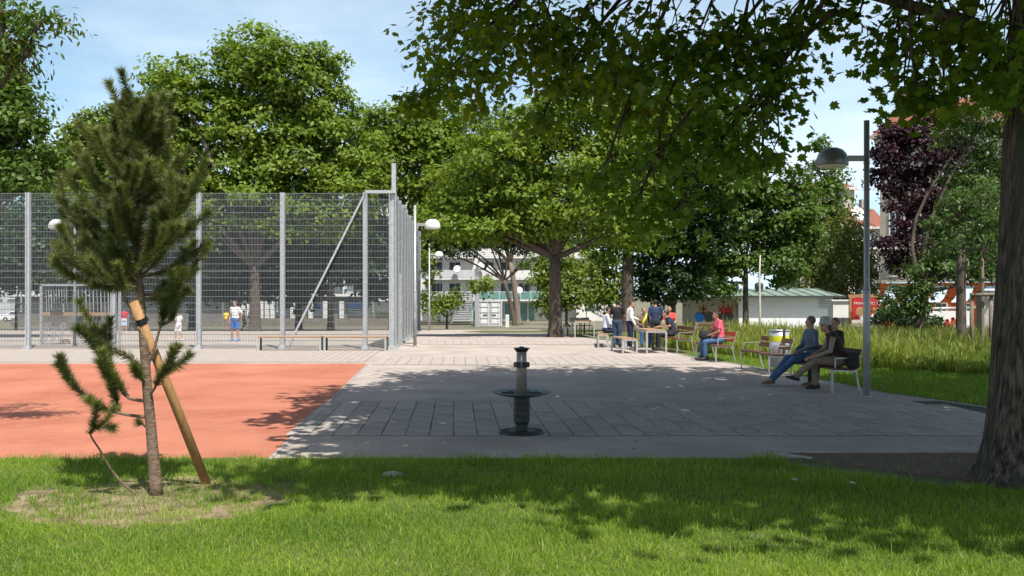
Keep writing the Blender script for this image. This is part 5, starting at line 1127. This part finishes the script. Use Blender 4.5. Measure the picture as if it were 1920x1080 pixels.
# people round the card table
G = 'people at the card table'
person('standing man in black vest and jeans seen from behind', gp(1157, 652), R(-20), stand_pose(el=(-.27, .06, 1.14), er=(.27, .10, 1.14), wl=(-.16, .22, 1.02), wr=(.16, .24, 1.02), head=(.02, .06, 1.60)), S('black_vest', (.012, .012, .013)), S('dark_denim', (.03, .055, .10)), black_s, hair_d, 'b', group=G, scale=.96)
person('standing man in white jacket and dark trousers', gp(1181, 655), R(-80), stand_pose(el=(-.22, .12, 1.14), er=(.24, -.02, 1.13), wl=(-.16, .34, 1.06), wr=(.24, .12, .88), head=(0, .07, 1.61)), S('white_jacket', (.66, .63, .60)), navy, white_s, hair_b, 'a', sleeves='long', group=G, scale=.95, look=-.1)
person('standing man in navy hooded jacket and cap, back turned', gp(1229, 653), R(8), stand_pose(el=(-.26, .0, 1.13), er=(.26, .02, 1.13), wl=(-.20, .16, .92), wr=(.2, .18, .92), head=(0, .05, 1.60)), S('navy_jacket', (.02, .034, .075)), charcoal, brown_s, hair_d, 'a', sleeves='long', group=G, scale=.97)
person('card player in striped dark top with green and yellow scarf', gp(1207, 651), R(180), sit_pose(wl=(-.1, .40, .78), wr=(.1, .40, .78)), S('striped_top', (.16, .11, .09)), jeans, black_s, hair_g, 'a', sleeves='long', group=G)
m = MB(); m.tube([(-.10, .06, 1.16), (-.06, .17, 1.06), (.03, .20, .92), (.08, .22, .74)], [.04, .045, .045, .03], 8); o = m.build('scarf', M['yellow'], None, True); sp_ = gp(1207, 651); o.location = sp_; o.rotation_euler = (0, 0, R(180)); tag(o, 'bright yellow and green scarf worn by a card player', 'scarf')
person('card player in navy shirt leaning his arms on the table', (5.25, 31.5, 0), R(88), sit_pose(wl=(-.1, .48, .78), wr=(.12, .46, .78), chest=(0, .08, .96), neck=(0, .15, 1.1), head=(0, .22, 1.2), sl=(-.19, .12, 1.05), sr=(.19, .12, 1.05)), S('navy_shirt', (.018, .024, .06)), charcoal, black_s, hair_d, 'a', group=G)
person('seated man in pale blue shirt behind the black vest', gp(1136, 649), R(-85), sit_pose(), S('pale_shirt', (.50, .55, .62)), navy, black_s, hair_d, 'b', sleeves='long', group=G)
person('person in white and red top sitting beyond the table', gp(1256, 642), R(160), sit_pose(), S('red_top', (.55, .08, .06)), S('pale_trousers', (.5, .48, .45)), white_s, hair_d, 'a', group=G)
# boys in the cage
K = 'players inside the ball cage'; yel = S('yellow_shirt', (.75, .55, .03)); wht = S('white_shirt', (.72, .72, .72)); blu = S('blue_shirt', (.02, .08, .42))
run = dict(kl=(-.09, .22, .55), al=(-.09, -.05, .22), kr=(.09, .02, .49), ar=(.10, -.2, .12), el=(-.25, -.15, 1.15), wl=(-.22, -.05, .98), er=(.25, .12, 1.15), wr=(.2, .28, 1.08))
person('boy in yellow shirt and beige shorts by the small goal', gp(424, 621), R(-30), stand_pose(), yel, khaki, black_s, hair_b, 'b', .018, legs='short', scale=.80, group=K)
person('youth in white shirt and blue shorts standing in the cage', gp(441, 640), R(160), stand_pose(kl=(-.14, .03, .49), kr=(.14, .02, .49), al=(-.17, 0, .09), ar=(.17, 0, .09), el=(-.30, -.05, 1.16), wl=(-.20, .08, .98), el2=(0, 0, 0)), wht, S('blue_shorts', (.03, .13, .42)), S('blue_shoes', (.06, .22, .60)), hair_b, 'a', .018, legs='short', scale=.92, group=K)
person('running boy in yellow shirt and dark shorts', gp(457, 619), R(-70), stand_pose(**run), yel, charcoal, black_s, hair_d, 'b', .018, legs='short', scale=.82, group=K)
person('boy in black shirt and grey shorts running', gp(467, 615), R(-60), stand_pose(**run), charcoal, S('grey_shorts', (.30, .32, .38)), black_s, hair_d, 'a', .018, legs='short', scale=.86, group=K)
person('small boy in white kit walking in the cage', gp(335, 639), R(60), stand_pose(kl=(-.09, .14, .5), al=(-.1, .12, .09), ar=(.1, -.18, .10)), wht, wht, white_s, hair_b, 'a', .018, legs='short', scale=.70, group=K)
person('man in blue top and jeans behind the goal ropes', gp(172, 618), R(200), stand_pose(), blu, navy, black_s, hair_d, 'a', .018, scale=.88, group=K)
person('man in blue top with arms folded behind the goal ropes', gp(187, 617), R(170), stand_pose(el=(-.24, .06, 1.12), wl=(.02, .2, 1.15), er=(.24, .06, 1.12), wr=(-.02, .22, 1.12)), blu, jeans, black_s, hair_b, 'a', .018, sleeves='long', scale=.90, group=K)
person('boy in red shirt and pale shorts half hidden by the pine', gp(233, 625), R(30), stand_pose(), S('red_shirt', (.42, .03, .04)), S('pale_shorts', (.42, .52, .60)), white_s, hair_b, 'a', .018, legs='short', scale=.80, group=K)
